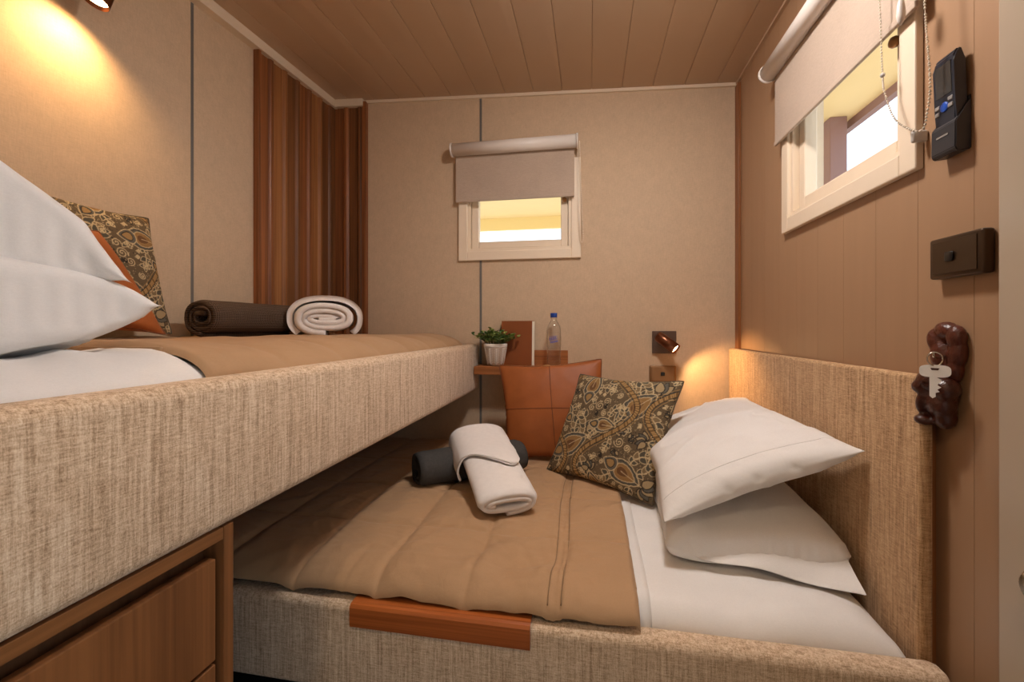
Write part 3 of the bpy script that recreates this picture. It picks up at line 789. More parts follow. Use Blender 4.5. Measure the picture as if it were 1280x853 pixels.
# white pillows on the lower bed
def world_pillow(name, label, w, h, nx, ny, tt, tb, M4, seed, k=3, group=None, smooth=2, deform=None, full=0.5, lump=0.1, wrk=0.007):
    P, T, B = solve_pillow(w, h, nx, ny, tt, tb, seed, full=full, lump=lump)
    if deform: P = deform(P, w, h)
    A = np.array(M4); P = P@A[:3, :3].T+A[:3, 3]
    t, b = upsample((P, T, B), k); t = blur(t, smooth); b = blur(b, smooth)
    ii, jj = np.meshgrid(np.linspace(0, w, t.shape[0]), np.linspace(0, h, t.shape[1]), indexing='ij')
    msk = np.clip(np.minimum(np.minimum(ii, w-ii), np.minimum(jj, h-jj))/0.05, 0, 1)
    for g_, sg, sd_ in ((t, 1, seed), (b, -1, seed+9)):
        wx = fbm(ii*5, jj*5, 2, sd_+2); wy = fbm(ii*5+9, jj*5, 2, sd_+3)
        rg = (1-np.abs(2*fbm(ii*6+wx*1.5, jj*3.2+wy*1.5, 2, sd_+4)))**4
        dn = np.cross(np.gradient(g_, axis=0), np.gradient(g_, axis=1)); dn /= np.linalg.norm(dn, axis=2)[..., None]+1e-9
        g_ += dn*(sg*wrk*(rg-0.35)*msk)[..., None]
    lo = min(t[..., 2].min(), b[..., 2].min()); cx = t.reshape(-1, 3).mean(0)
    e = thing(name, label, 'pillow', (cx[0], cx[1], lo), group)
    o, T, B = pillow_mesh('pillowcase', (t, b), 'white_linen', e)
    return e, o, t, b, T, B
gp = 'white pillows'
# lower of the two: lies almost flat
def d_low(P, w, h):
    P = P.copy(); u = P[:, 0]/(w/2); v = P[:, 1]/(h/2); k_ = 1-0.13*np.clip(np.abs(u*v), 0, 1)**3; P[:, 0] *= k_; P[:, 1] *= k_; P[:, 2] -= 0.020*np.clip(u, 0, 1)**2; return P
m = pose((0.388, 1.448, 0.680), (0, -1, 0), (1, 0, 0.03))
lp = world_pillow('pillow', 'lower white pillow of the pair stacked against the woven headboard', 0.76, 0.47, 52, 34, 0.092, 0.052, m, 3, 3, gp, 1, d_low, 0.36)
# open end of its case: a loose flap of cloth below the front edge
fx = np.linspace(0, 1, 40); fy = np.linspace(0, 1, 12); U, W = np.meshgrid(fx, fy, indexing='ij')
fl_x = 0.205+0.375*U; fl_y = 1.125-0.015*U-W*(0.012+0.050*U)+0.006*np.sin(9*U+2*W); fl_z = 0.676-0.004*U-W*(0.020+0.026*U)+0.005*np.sin(11*U+3*W)*W
mesh_obj('case_flap', np.concatenate([np.stack([fl_x, fl_y, fl_z], -1).reshape(-1, 3), np.stack([fl_x, fl_y+0.003, fl_z-0.003], -1).reshape(-1, 3)]),
         [f for f in grid_faces(40, 12)]+[tuple(i+480 for i in reversed(f)) for f in grid_faces(40, 12)], 'white_linen', lp[0], True)
# upper one: leans up on the headboard
def d_up(P, w, h):
    P = P.copy(); u = P[:, 0]/(w/2); v = P[:, 1]/(h/2); P[:, 2] -= 0.025*np.clip(u, 0, 1)**3*np.clip(-v, 0, 1); return P
m = pose((0.385, 1.455, 0.838), (0, -1, 0), (0.93, 0, 0.37))
up = world_pillow('pillow', 'upper white pillow leaning up on the woven headboard', 0.75, 0.475, 52, 34, 0.085, 0.052, m, 8, 3, gp, 1, d_up, 0.5)
j = up[2].shape[0]-14; rail_along('hem_stitch', [up[2][j, q]+np.array([0, -0.0004, 0.0002]) for q in range(4, up[2].shape[1]-4)], 0.0006, 'white_linen', up[0])

# cushions on the lower bed
def corner_cushion(name, label, BL, BR, TL, TR, vol, mat, seed, k, n=38, grow=1.07, group=None):
    BL, BR, TL, TR = map(Vector, (BL, BR, TL, TR)); c = (BL+BR+TL+TR)/4
    ex = (BR-BL+TR-TL)/2; ey = (TL-BL+TR-BR)/2
    w = ex.length*grow; h = ey.length*grow
    s = solve_pillow(w, h, n, n, vol, vol*0.8, seed, full=0.5, lump=0.07)
    P, T, B = s
    # normalised bilinear warp so the four corners land where the cushion has them
    cs = [P[T[0, 0]], P[T[-1, 0]], P[T[0, -1]], P[T[-1, -1]]]
    hw = np.mean([abs(q[0]) for q in cs]); hh = np.mean([abs(q[1]) for q in cs])
    u = (P[:, 0]/hw+1)/2; v = (P[:, 1]/hh+1)/2
    nz = ex.cross(ey).normalized()
    f = lambda a, b, cc, d: np.outer((1-u)*(1-v), a)+np.outer(u*(1-v), b)+np.outer((1-u)*v, cc)+np.outer(u*v, d)
    Q = f(BL, BR, TL, TR)+np.outer(P[:, 2], nz)
    t, b = upsample((Q, T, B), k); t = blur(t, 2); b = blur(b, 2)
    lo = min(t[..., 2].min(), b[..., 2].min())
    e = thing(name, label, 'cushion', (c.x, c.y, lo), group)
    o, T2, B2 = pillow_mesh('cover', (t, b), mat, e)
    edge = np.concatenate([t[:, 0], t[-1, 1:], t[-2::-1, -1], t[0, -2:0:-1]])
    rail_along('piping', list(edge)+[edge[0]], 0.0022, 'leather_seam' if mat == 'leather' else 'piping_dark', e)
    return e, o, t, b, T2, B2
tc = corner_cushion('leather_cushion', 'square tan leather cushion with cross seams below the wooden shelf',
     (-0.352, 1.790, 0.652), (0.080, 1.790, 0.652), (-0.405, 1.915, 1.032), (0.046, 1.905, 1.068), 0.055, 'leather', 4, 3, 34, 1.06)
mid = tc[2].shape[0]//2
rail_along('seam', [p for p in tc[2][mid, 3:-3]], 0.0018, 'leather_seam', tc[0])
rail_along('seam', [p for p in tc[2][3:-3, mid]], 0.0018, 'leather_seam', tc[0])
pc = corner_cushion('paisley_cushion', 'brown and cream paisley cushion leaning between leather cushion and white pillows',
     (-0.163, 1.640, 0.660), (0.190, 1.405, 0.648), (-0.040, 1.790, 1.012), (0.312, 1.545, 1.020), 0.052, 'paisley', 6, 6, 38, 1.06)
paint(pc[1], pc[2], pc[3], pc[4], pc[5], 0)

# ------------------------------------------------------------------ rolled towels
def roll_section(a, b, turns, th, n=150, flat=1.0, start=0.18):
    """spiral section: list of (x, z, nx, nz), outside half axes a, b"""
    out = []
    for i in range(n):
        t = i/(n-1); ang = turns*2*math.pi*t - math.pi/2 - turns*2*math.pi*(1)  # ends underneath
        k = start+(1-start)*t
        kx = max(a-(1-t)*turns*th*1.12, 0.012); kz = max(b-(1-t)*turns*th*1.12, 0.006)
        c, s = math.cos(ang), math.sin(ang); e = 0.86
        out.append((kx*math.copysign(abs(c)**e, c), kz*math.copysign(abs(s)**e, s)))
    return out
def ribbon(sec, th, ends, ex, ey, ez, c, nl, wob, sd, zsag=None):
    """thick ribbon with the section 'sec' in (ex,ez), swept along ey from ends[0] to ends[1]"""
    sec = np.array(sec); tg = np.gradient(sec, axis=0); nn = np.stack([tg[:, 1], -tg[:, 0]], -1); nn /= np.linalg.norm(nn, axis=1)[:, None]+1e-9
    n = len(sec); outer = sec+nn*th*0.5; inner = sec-nn*th*0.5
    ring = np.concatenate([outer, inner[::-1]]); m = len(ring)
    ls = np.linspace(0, 1, nl); V = np.zeros((nl, m, 3))
    idx = np.arange(m)/m
    for i, l in enumerate(ls):
        rr = 1+wob*fbm(np.full(m, l*3.0), idx*9, 3, sd)
        edge = 1-0.10*(max(0, 1-min(l, 1-l)/0.05))**2
        y = ends[0]+(ends[1]-ends[0])*l + (0.006*fbm(idx*14, np.full(m, 2.0*(l > .5)), 2, sd+3) if i in (0, nl-1) else 0)
        x = ring[:, 0]*rr*edge; z = ring[:, 1]*rr*edge
        V[i] = np.array(c)+np.outer(x, ex)+np.outer(np.full(m, 1.0)*y, ey)+np.outer(z, ez)
    F = []
    for i in range(nl-1):
        for k in range(m): F.append((i*m+k, i*m+(k+1) % m, (i+1)*m+(k+1) % m, (i+1)*m+k))
    for k in range(n-1):
        a0, a1, b1, b0 = k, k+1, m-2-k, m-1-k
        F.append((a1, a0, b0, b1)); F.append(((nl-1)*m+a0, (nl-1)*m+a1, (nl-1)*m+b1, (nl-1)*m+b0))
    return V.reshape(-1, 3), F
def towel(name, label, cat, c, axis, up, a, b, L, turns, th, mat, wob=0.04, sd=0, part='rolled_cloth', group=None):
    ey = np.array(Vector(axis).normalized()); ex = np.cross(ey, np.array(up, float)); ex /= np.linalg.norm(ex); ez = np.cross(ex, ey)
    e = thing(name, label, cat, (c[0], c[1], c[2]-b), group)
    V, F = ribbon(roll_section(a, b, turns, th), th, (-L/2, L/2), ex, ey, ez, c, 26, wob, sd)
    mesh_obj(part, V, F, mat, e, True)
    return e, ex, ey, ez
def flap(e, c, ex, ey, ez, a, b, ang0, ang1, lfun, mat, n=40, m=30, off=0.010, th=0.008, name='towel_flap', sd=0, flare=0.0):
    """cloth lying over the outside of a roll from angle ang0 to ang1; lfun(t) -> (l0, l1) extent along the axis"""
    V = []; 
    for s in (0, 1):
        for i in range(n):
            t = i/(n-1); an = ang0+(ang1-ang0)*t; l0, l1 = lfun(t); cs, sn = math.cos(an), math.sin(an); ee = 0.86
            for j in range(m):
                q = j/(m-1); l = l0+(l1-l0)*q
                o = off+(th if s == 0 else 0)+flare*max(0, 1-t/0.22)**1.5+0.003*float(fbm(np.array(t*5), np.array(q*5), 3, sd))
                x = (a+o)*math.copysign(abs(cs)**ee, cs); z = (b+o)*math.copysign(abs(sn)**ee, sn)
                V.append(np.array(c)+ex*x+ey*l+ez*z)
    k = n*m; F = [f for f in grid_faces(n, m)]+[tuple(i+k for i in reversed(f)) for f in grid_faces(n, m)]
    bd = [i*m for i in range(n)]+[(n-1)*m+j for j in range(1, m)]+[i*m+m-1 for i in range(n-2, -1, -1)]+[j for j in range(m-2, 0, -1)]
    for p, q in zip(bd, bd[1:]+bd[:1]): F.append((p, q, q+k, p+k))
    return mesh_obj(name, V, F, mat, e, True)

# charcoal roll and white towel on the lower bed
cr = towel('rolled_blanket', 'charcoal rolled blanket lying under the white towel on the low bed', 'blanket', (-0.430, 1.540, 0.708), (0.80, 0.60, 0), (0, 0, 1), 0.072, 0.060, 0.41, 2.6, 0.017, 'charcoal', 0.05, 3)
ax = Vector((0.41, -0.82, -0.20)).normalized(); upv = Vector((0.08, -0.2, 1))
wt = towel('bath_towel', 'folded white bath towel laid across the charcoal rolled blanket', 'towel', (-0.332, 1.412, 0.748), ax, upv, 0.092, 0.038, 0.46, 1.9, 0.015, 'terry', 0.03, 9, 'folded_cloth')
flap(wt[0], (-0.332, 1.412, 0.748), wt[1], wt[2], wt[3], 0.090, 0.036, -0.75, math.pi+0.35,
     lambda t: (-0.205, 0.0+0.105*math.exp(-((t-0.66)/0.17)**2)-0.02*t), 'terry', 44, 24, 0.007, 0.007, sd=2, flare=0.028)
# waffle roll and white towel on the upper bunk
wr_ = towel('rolled_blanket', 'brown grey waffle weave roll on the upper bunk against the left wall', 'blanket', (-1.215, 1.375, 1.236), (0.03, 1, 0), (0, 0, 1), 0.066, 0.058, 0.40, 2.6, 0.015, 'waffle', 0.03, 5)
axu = Vector((-0.50, 0.86, 0)).normalized()
wu = towel('bath_towel', 'folded white bath towel on the upper bunk before the walnut slats', 'towel', (-1.075, 1.63, 1.240), axu, (0, 0, 1), 0.108, 0.062, 0.26, 3.1, 0.019, 'terry', 0.05, 14, 'folded_cloth')
flap(wu[0], (-1.075, 1.63, 1.240), wu[1], wu[2], wu[3], 0.114, 0.068, -0.75, math.pi+0.75,
     lambda t: (-0.105-0.02*math.sin(3*t), 0.13), 'terry', 44, 24, 0.002, 0.020, 'towel_wrap', 4)

# ------------------------------------------------------------------ upper bunk
bk = thing('bunk_bed', 'upper bunk with thick woven beige upholstered rail', 'bed', (-0.95, 1.05, 0.89))
box('bunk_rail', (-0.607, -0.545, 0.0, 2.092, 0.897, 1.124), 'tweed', bk, 0.020, 5)
box('bunk_base', (XL+0.002, -0.608, 0.0, 2.092, 0.93, 0.985), 'cabinet_dark', bk)
X, Y, Z = mattress('m', XL+0.008, -0.611, 0.02, 2.085, 1.158, 0.99, 0.05, 'white_sheet', 0, 0.008, 17, 0.006, 0.13, 70, 150)
Z += 0.003*np.sin(60*Y+20*X+5*fbm(X*4, Y*4, 2, 3))*(Z > 1.08)
Z -= 0.024*np.clip((Y-0.60)/0.06, 0, 1)
tag(mesh_obj('mattress', np.stack([X, Y, Z], -1), grid_faces(*X.shape), 'white_sheet', None, True), 'white sheeted mattress of the upper bunk beside the stacked pillows', 'mattress')
qu = thing('quilt', 'taupe quilt spread along the upper bunk', 'quilt', (-0.98, 1.3, 1.12))
ys = np.linspace(0.60, 2.088, 240)
q = np.linspace(0, math.pi/2, 26)
row = [(-0.6095, -0.062)] + [(-0.6095-0.15*(1-math.cos(t)), -0.062*(1-math.sin(t))) for t in q[1:]] + [(v, 0) for v in np.linspace(-0.7595, XL+0.012, 70)[1:]]
row = np.array(row)
X, Y = np.meshgrid(row[:, 0], ys, indexing='ij'); DZ = np.tile(row[:, 1][:, None], (1, len(ys)))
Dm = np.full(X.shape, 9.0)
for L in (0.80, 1.0, 1.2, 1.4, 1.6, 1.8, 2.0): Dm = np.minimum(Dm, np.abs(Y-L+0.012*fbm(X*3, Y, 3, 41)))
Z = 1.166+DZ+0.009*(1-np.exp(-Dm/0.03))+0.009*fbm(X*5, Y*5, 4, 44)
e = np.clip((Y-0.60)/0.012, 0, 1); Z -= (1-np.sqrt(np.clip(1-(1-e)**2, 0, 1)))*0.010
e = np.clip((2.088-Y)/0.09, 0, 1); Z -= 0.055*(1-np.sqrt(np.clip(1-(1-e)**2, 0, 1)))
for cx, cy, sx, sy, dep in ((-1.215, 1.375, 0.06, 0.22, 0.012), (-1.075, 1.63, 0.12, 0.13, 0.010)):
    Z -= dep*np.exp(-((X-cx)/sx)**2-((Y-cy)/sy)**2)
mesh_obj('quilt_top', np.stack([X, Y, Z], -1), [f[::-1] for f in grid_faces(*X.shape)], 'quilt', qu, True)
box('hem_band', (XL+0.02, -0.70, 0.598, 0.606, 1.150, 1.170), 'quilt', qu, 0.003)

# stacked pillows at the head of the bunk
def d_b1(P, w, h):
    P = P.copy(); P[:, 2] = np.where(P[:, 2] < -0.075, -0.075+0.5*(P[:, 2]+0.075), P[:, 2]); return P
m = pose((-1.040, 0.335, 1.236), (1, 0, 0), (0, 1, 0.02))
world_pillow('pillow', 'lower white pillow of the stack at the head of the upper bunk', 0.68, 0.58, 50, 42, 0.085, 0.115, m, 12, 3, gp, 1, d_b1, 0.42)
def d_b2(P, w, h):
    P = P.copy(); u = np.abs(P[:, 0])/(w/2); v = np.abs(P[:, 1])/(h/2); P[:, 2] -= 0.07*np.clip(np.maximum(u, v)-0.30, 0, 1)**2+0.10*np.clip(u*v, 0, 1)**1.5; return P
m = pose((-1.055, 0.305, 1.378), (1, 0, 0), (0, 1, 0))
world_pillow('pillow', 'upper white pillow of the stack at the head of the upper bunk', 0.68, 0.58, 50, 42, 0.150, 0.085, m, 15, 3, gp, 1, d_b2, 0.44)
ec = corner_cushion('paisley_cushion', 'gold brown paisley cushion propped on the left wall behind the bunk pillows',
     (-1.235, 0.690, 1.190), (-1.235, 1.090, 1.185), (-1.300, 0.680, 1.535), (-1.300, 1.075, 1.528), 0.045, 'paisley', 21, 6, 38, 1.05)
paint(ec[1], ec[2], ec[3], ec[4], ec[5], 1)
corner_cushion('leather_cushion', 'tan leather cushion tucked behind the white pillows of the upper bunk',
     (-1.05, 0.630, 1.190), (-1.09, 0.945, 1.185), (-1.17, 0.610, 1.440), (-1.20, 0.870, 1.440), 0.045, 'leather', 23, 3, 34, 1.05)

# ------------------------------------------------------------------ drawer cabinet under the bunk
cb = thing('drawer_cabinet', 'timber drawer cabinet carrying the upper bunk', 'cabinet', (-0.9, 0.3, 0))
xf_ = -0.552
box('side_panel', (XL+0.01, xf_, 0.572, 0.590, 0, 0.8965), 'cabinet_wood', cb, 0.001)
box('side_panel', (XL+0.01, xf_, -0.04, -0.022, 0, 0.8965), 'cabinet_wood', cb, 0.001)
box('top_panel', (XL+0.01, xf_, -0.021, 0.571, 0.878, 0.8965), 'cabinet_wood_y', cb, 0.001)
box('back_panel', (XL+0.012, XL+0.03, -0.021, 0.571, 0, 0.877), 'cabinet_dark', cb)
box('finger_rail', (xf_-0.05, xf_-0.035, -0.021, 0.571, 0.80, 0.877), 'cabinet_dark', cb)
box('inner_post', (xf_-0.05, xf_-0.035, 0.553, 0.5715, 0.0, 0.80), 'cabinet_dark', cb)
for (z0, z1) in ((0.700, 0.853), (0.36, 0.694), (0.03, 0.354)):
    dr = box('drawer', (xf_-0.022, xf_-0.004, -0.016, 0.5615, z0, z1), 'cabinet_wood', cb, 0.0015)
    box('drawer_box', (XL+0.06, xf_-0.052, 0.0, 0.545, z0+0.01, z1-0.04), 'cabinet_dark', dr)

# ------------------------------------------------------------------ shelf and what stands on it
sh = thing('wall_shelf', 'small brown timber shelf with backboard on the back wall', 'shelf', (-0.32, 2.03, 0.98))
box('shelf_board', (-0.540, -0.096, 1.968, 2.0855, 0.984, 1.023), 'shelf_wood', sh, 0.003)
box('backboard', (-0.440, -0.106, 2.086, 2.0995, 0.984, 1.096), 'shelf_wood', sh, 0.002)
zs = 1.0235
# potted plant
pt = thing('potted_plant', 'small green leafy plant in a pale herringbone pot', 'plant', (-0.447, 2.022, zs)); pcx, pcy = -0.447, 2.022
lathe('pot', [(0.001, 0), (0.036, 0), (0.038, 0.004), (0.054, 0.088), (0.051, 0.088), (0.046, 0.075), (0.001, 0.073)], (pcx, pcy, zs), 'pot_tan', pt, 40)
lathe('pot_rim', [(0.0545, 0.088), (0.0560, 0.090), (0.0575, 0.103), (0.0555, 0.105), (0.0505, 0.105), (0.0500, 0.088)], (pcx, pcy, zs), 'pot_white', pt, 40)
lathe('soil', [(0.050, 0.088), (0.03, 0.097), (0.001, 0.098)], (pcx, pcy, zs), 'soil', pt, 24)
parts = []
def pot_pt(a, h, o=0.0006):
    r = 0.038+(0.054-0.038)*(h-0.004)/0.084+o; return (pcx+r*math.cos(a), pcy+r*math.sin(a), zs+h)
nk = 10
for k in range(nk):
    a = 2*math.pi*k/nk
    parts.append(tube_data([pot_pt(a, h) for h in (0.006, 0.03, 0.06, 0.086)], 0.0013, 4))
    for h in np.arange(0.008, 0.075, 0.011):
        for s in (-1, 1):
            parts.append(tube_data([pot_pt(a, h), pot_pt(a+s*0.13, h+0.006), pot_pt(a+s*0.27, h+0.012)], 0.0012, 4))
V, F = join(parts); mesh_obj('herringbone_lines', V, F, 'pot_white', pt, True)
leafA, leafB, stems = [], [], []
rnd = random.Random(4)
for s in range(56):
    a = rnd.uniform(0, 2*math.pi); rr = 0.04*math.sqrt(rnd.random()); lean = rnd.uniform(0.1, 1.0)
    hgt = rnd.uniform(0.035, 0.075)*(1.15-0.45*lean)
    p0 = Vector((pcx+rr*math.cos(a), pcy+rr*math.sin(a)*0.9, zs+0.095))
    tip = p0+Vector((math.cos(a)*lean*0.085, math.sin(a)*lean*0.045, hgt))
    mid_ = (p0+tip)/2+Vector((0, 0, 0.008)); stems.append(tube_data([p0, mid_, tip], 0.0010, 5))
    for k in range(7):
        t = 0.35+0.65*k/6; p = p0.lerp(mid_, min(t*2, 1)) if t < 0.5 else mid_.lerp(tip, (t-0.5)*2)
        la = a+k*2.4+rnd.uniform(-.4, .4); d = Vector((math.cos(la), math.sin(la), rnd.uniform(0.1, 0.9))).normalized()
        x, y, _ = frame_of(d); L = rnd.uniform(0.017, 0.027); Wd = L*0.40
        V = []
        for (l, w_, up_) in ((0, 0, 0), (0.35, 0.9, 0.06), (0.7, 0.95, 0.05), (1.0, 0, -0.04)):
            if w_ == 0: V.append(p+d*(L*l)+y*(up_*L))
            else:
                V += [p+d*(L*l)-x*(Wd*w_)+y*(up_*L), p+d*(L*l)+y*(up_*L-0.12*L), p+d*(L*l)+x*(Wd*w_)+y*(up_*L)]
        Fq = [(0, 2, 1), (0, 3, 2), (1, 2, 5, 4), (2, 3, 6, 5), (4, 5, 7), (5, 6, 7)]
        (leafA if rnd.random() < 0.6 else leafB).append((V, Fq))
V, F = join(leafA); tag(mesh_obj('foliage', V, F, 'leaf_green', pt), kind='stuff')
V, F = join(leafB); tag(mesh_obj('foliage', V, F, 'leaf_dark', pt), kind='stuff')
V, F = join(stems); mesh_obj('stems', V, F, 'stem_green', pt)
# compendium leaning on the wall
bk_ = thing('notebook', 'brown leather folder standing upright behind the plant', 'book', (-0.345, 2.06, zs))
def leaning(x0, x1, d0, d1, h0, h1, y0=2.055, lean=0.08):
    P = []
    for h in (h0, h1):
        for (x, dd) in ((x0, d0), (x1, d0), (x1, d1), (x0, d1)): P.append((x, y0+dd+lean*h, zs+h))
    return P
hexa('cover', leaning(-0.424, -0.277, 0, 0.003, 0.0, 0.214), 'book_brown', bk_)
hexa('pages', leaning(-0.420, -0.266, 0.0032, 0.0105, 0.0, 0.212), 'book_page', bk_)
hexa('cover', leaning(-0.424, -0.268, 0.0107, 0.0137, 0.0, 0.214), 'book_brown', bk_)
hexa('spine', leaning(-0.427, -0.4242, 0, 0.0137, 0.0, 0.214), 'book_brown', bk_)
# water bottle on a coaster
bx_, by_ = -0.168, 2.020
tag(lathe('coaster', [(0.001, 0), (0.046, 0), (0.048, 0.002), (0.048, 0.005), (0.046, 0.006), (0.001, 0.006)], (bx_, by_, zs), 'coaster', None, 36), 'round light wooden coaster beneath the water bottle', 'coaster')
zb_ = zs+0.0063
bo = thing('water_bottle', 'clear plastic water bottle with blue cap on the shelf', 'bottle', (bx_, by_, zb_))
pr = [(0.001, 0.004), (0.022, 0.0), (0.030, 0.003), (0.0335, 0.012)]
for k in range(6):
    h = 0.018+k*0.0115; pr += [(0.0335, h), (0.0315, h+0.004), (0.0315, h+0.006), (0.0335, h+0.010)]
pr += [(0.034, 0.092), (0.034, 0.135)]
for k in range(3):
    h = 0.138+k*0.009; pr += [(0.0325, h), (0.034, h+0.004), (0.0325, h+0.008)]
pr += [(0.033, 0.168), (0.029, 0.182), (0.021, 0.197), (0.0145, 0.207), (0.0125, 0.212), (0.0125, 0.218), (0.016, 0.219), (0.016, 0.221), (0.0125, 0.222), (0.0125, 0.232), (0.001, 0.232)]
lathe('body', pr, (bx_, by_, zb_), 'bottle_clear', bo, 36)
lathe('cap', [(0.0155, 0.2225), (0.0160, 0.224), (0.0160, 0.241), (0.0150, 0.243), (0.001, 0.243)], (bx_, by_, zb_), 'bottle_cap', bo, 28)
# the printed mark: slanted blue script strokes round the front
parts = []
def wrap(s, h): 
    a = -math.pi/2+s/0.0346; return (bx_+0.0346*math.cos(a), by_+0.0346*math.sin(a), zb_+0.115+h)
for (ox, oy, amp, n, wd) in ((-0.020, 0.006, 0.006, 4, 0.0013), (-0.014, -0.008, 0.004, 5, 0.0011)):
    pts = [wrap(ox+0.036*t+0.004*math.sin(t*n*6.28+1), oy+0.007*t+amp*math.sin(t*n*6.28)) for t in np.linspace(0, 1, 60)]
    parts.append(tube_data(pts, wd, 5))
parts.append(tube_data([wrap(-0.02+0.04*t, 0.017+0.005*t) for t in np.linspace(0, 1, 10)], 0.001, 5))
V, F = join(parts); mesh_obj('printed_mark', V, F, 'bottle_print', bo, True)

# ------------------------------------------------------------------ reading lamps
def spot(name, loc, d, energy, ang, blend, col, radius=0.02):
    l = bpy.data.lights.new(name, 'SPOT'); l.energy = energy; l.spot_size = math.radians(ang); l.spot_blend = blend; l.color = col; l.shadow_soft_size = radius
    o = bpy.data.objects.new(name, l); C.objects.link(o); o.location = loc
    o.rotation_euler = Vector(d).to_track_quat('-Z', 'Y').to_euler(); return o
def reading_lamp(label, plate_box, knuckle0, knuckle1, back, front, rad, energy, ang, group, sd=None, blend=0.5):
    b = plate_box; base = thing('reading_lamp', label, 'lamp', ((b[0]+b[1])/2, (b[2]+b[3])/2, (b[4]+b[5])/2), group)
    box('wall_plate', b, 'lamp_plate', base, 0.002)
    tube('arm', [knuckle0, knuckle1], 0.008, 'lamp_plate', base, 12)
    B_, F_ = Vector(back), Vector(front); d = F_-B_; L = d.length; d.normalize()
    lathe('lamp_barrel', [(0.001, 0), (rad*0.9, 0), (rad, 0.004), (rad, L), (rad*0.9, L), (rad*0.88, L-0.014), (0.001, L-0.014)], B_, 'lamp_copper', base, 32, d)
    lathe('lens', [(0.001, 0.001), (rad*0.86, 0.001), (rad*0.84, 0.003), (0.001, 0.0035)], F_-d*0.013, 'lamp_glow', base, 24, d)
    s = spot('lamp_light', tuple(F_+d*0.004-base.location), sd or d, energy, ang, blend, (1.0, 0.59, 0.25), 0.012)
    s.parent = base
    return base
reading_lamp('copper reading lamp on the back wall above the switch plate', (0.283, 0.389, 2.088, 2.0995, 1.085, 1.189), (0.322, 2.088, 1.148), (0.322, 2.045, 1.148),
             (0.303, 2.052, 1.166), (0.372, 2.000, 1.108), 0.025, 5.0, 120, 'reading lamps', (0.75, -0.12, -0.62))
reading_lamp('copper reading lamp glowing at the top of the left wall', (XL, XL+0.011, 0.87, 0.976, 2.10, 2.206), (XL+0.011, 0.925, 2.14), (XL+0.095, 0.925, 2.14),
             (XL+0.104, 0.935, 2.155), (XL+0.094, 0.908, 2.046), 0.028, 9.0, 150, 'reading lamps', (-0.22, -0.16, -0.96), 0.95)

# ------------------------------------------------------------------ switches
def switch(label, mapf, a0, a1, z0, z1, t, mat, rmat, shift=0.0):
    c = mapf(a0, a1, 0, t, z0, z1)
    s = thing('switch_plate', label, 'switch', ((c[0]+c[1])/2, (c[2]+c[3])/2, z0), 'switch plates')
    box('plate', mapf(a0, a1, 0.0005, t, z0, z1), mat, s, 0.005, 3)
    box('insert', mapf(a0+0.010, a1-0.010, t, t+0.0015, z0+0.008, z1-0.008), mat, s, 0.0006)
    am, zm = (a0+a1)/2+shift, (z0+z1)/2; r = 0.009
    box('rocker', mapf(am-r, am+r, t+0.0014, t+0.006, zm-r*0.95, zm+r*0.95), rmat, s, 0.003, 3)
    return s
switch('bronze switch plate below the reading lamp on the back wall', mb, 0.270, 0.389, 0.952, 1.028, 0.008, 'switch_bronze', 'black_plastic')
switch('dark bronze switch plate on the right wall below the remote', mr, 0.836, 0.951, 1.292, 1.367, 0.020, 'switch_dark', 'black_plastic', 0.006)

# ------------------------------------------------------------------ remote control in its holder
rc = thing('remote_control', 'black remote control hanging in its wall holder', 'remote', (0.64, 0.93, 1.52))
def prism(name, prof, y0, y1, mat, parent, bev=0.0):
    """profile in (x, z) swept along y"""
    k = len(prof); V = [(x, y0, z) for x, z in prof]+[(x, y1, z) for x, z in prof]
    F = [(i, (i+1) % k, (i+1) % k+k, i+k) for i in range(k)]+[tuple(range(k-1, -1, -1)), tuple(range(k, 2*k))]
    bm = bmesh.new(); vv = [bm.verts.new(v) for v in V]
    for f in F: bm.faces.new([vv[i] for i in f])
    if bev: bmesh.ops.bevel(bm, geom=bm.edges[:], offset=bev, segments=2, affect='EDGES')
    return bm_obj(name, bm, mat, parent)
ry0, ry1 = 0.887, 0.934
prism('body', [(0.6505, 1.535), (0.634, 1.535), (0.632, 1.60), (0.629, 1.675), (0.631, 1.690), (0.637, 1.698), (0.643, 1.697), (0.647, 1.675), (0.649, 1.61), (0.6505, 1.60)], ry0, ry1, 'remote_body', rc, 0.003)
prism('holder', [(0.6535, 1.515), (0.632, 1.513), (0.6285, 1.520), (0.6290, 1.566), (0.6515, 1.600), (0.6535, 1.612)], ry0-0.004, ry1+0.004, 'remote_holder', rc, 0.0015)
prism('screen', [(0.6290, 1.678), (0.6280, 1.678), (0.6305, 1.622), (0.6315, 1.622)], ry0+0.006, ry1-0.006, 'remote_screen', rc)
for (yy, zz) in ((0.897, 1.612), (0.897, 1.600), (0.926, 1.606), (0.926, 1.594)):
    box('button', (0.6300, 0.634, yy-0.005, yy+0.005, zz-0.0036, zz+0.0036), 'remote_button', rc, 0.0012)
lathe('dial_button', [(0.009, 0), (0.009, 0.0015), (0.0075, 0.0025), (0.001, 0.0025)], (0.6325, 0.911, 1.602), 'remote_blue', rc, 20, (-1, 0, 0))
box('printed_mark', (0.6278, 0.6286, 0.898, 0.924, 1.5475, 1.5505), 'remote_button', rc)

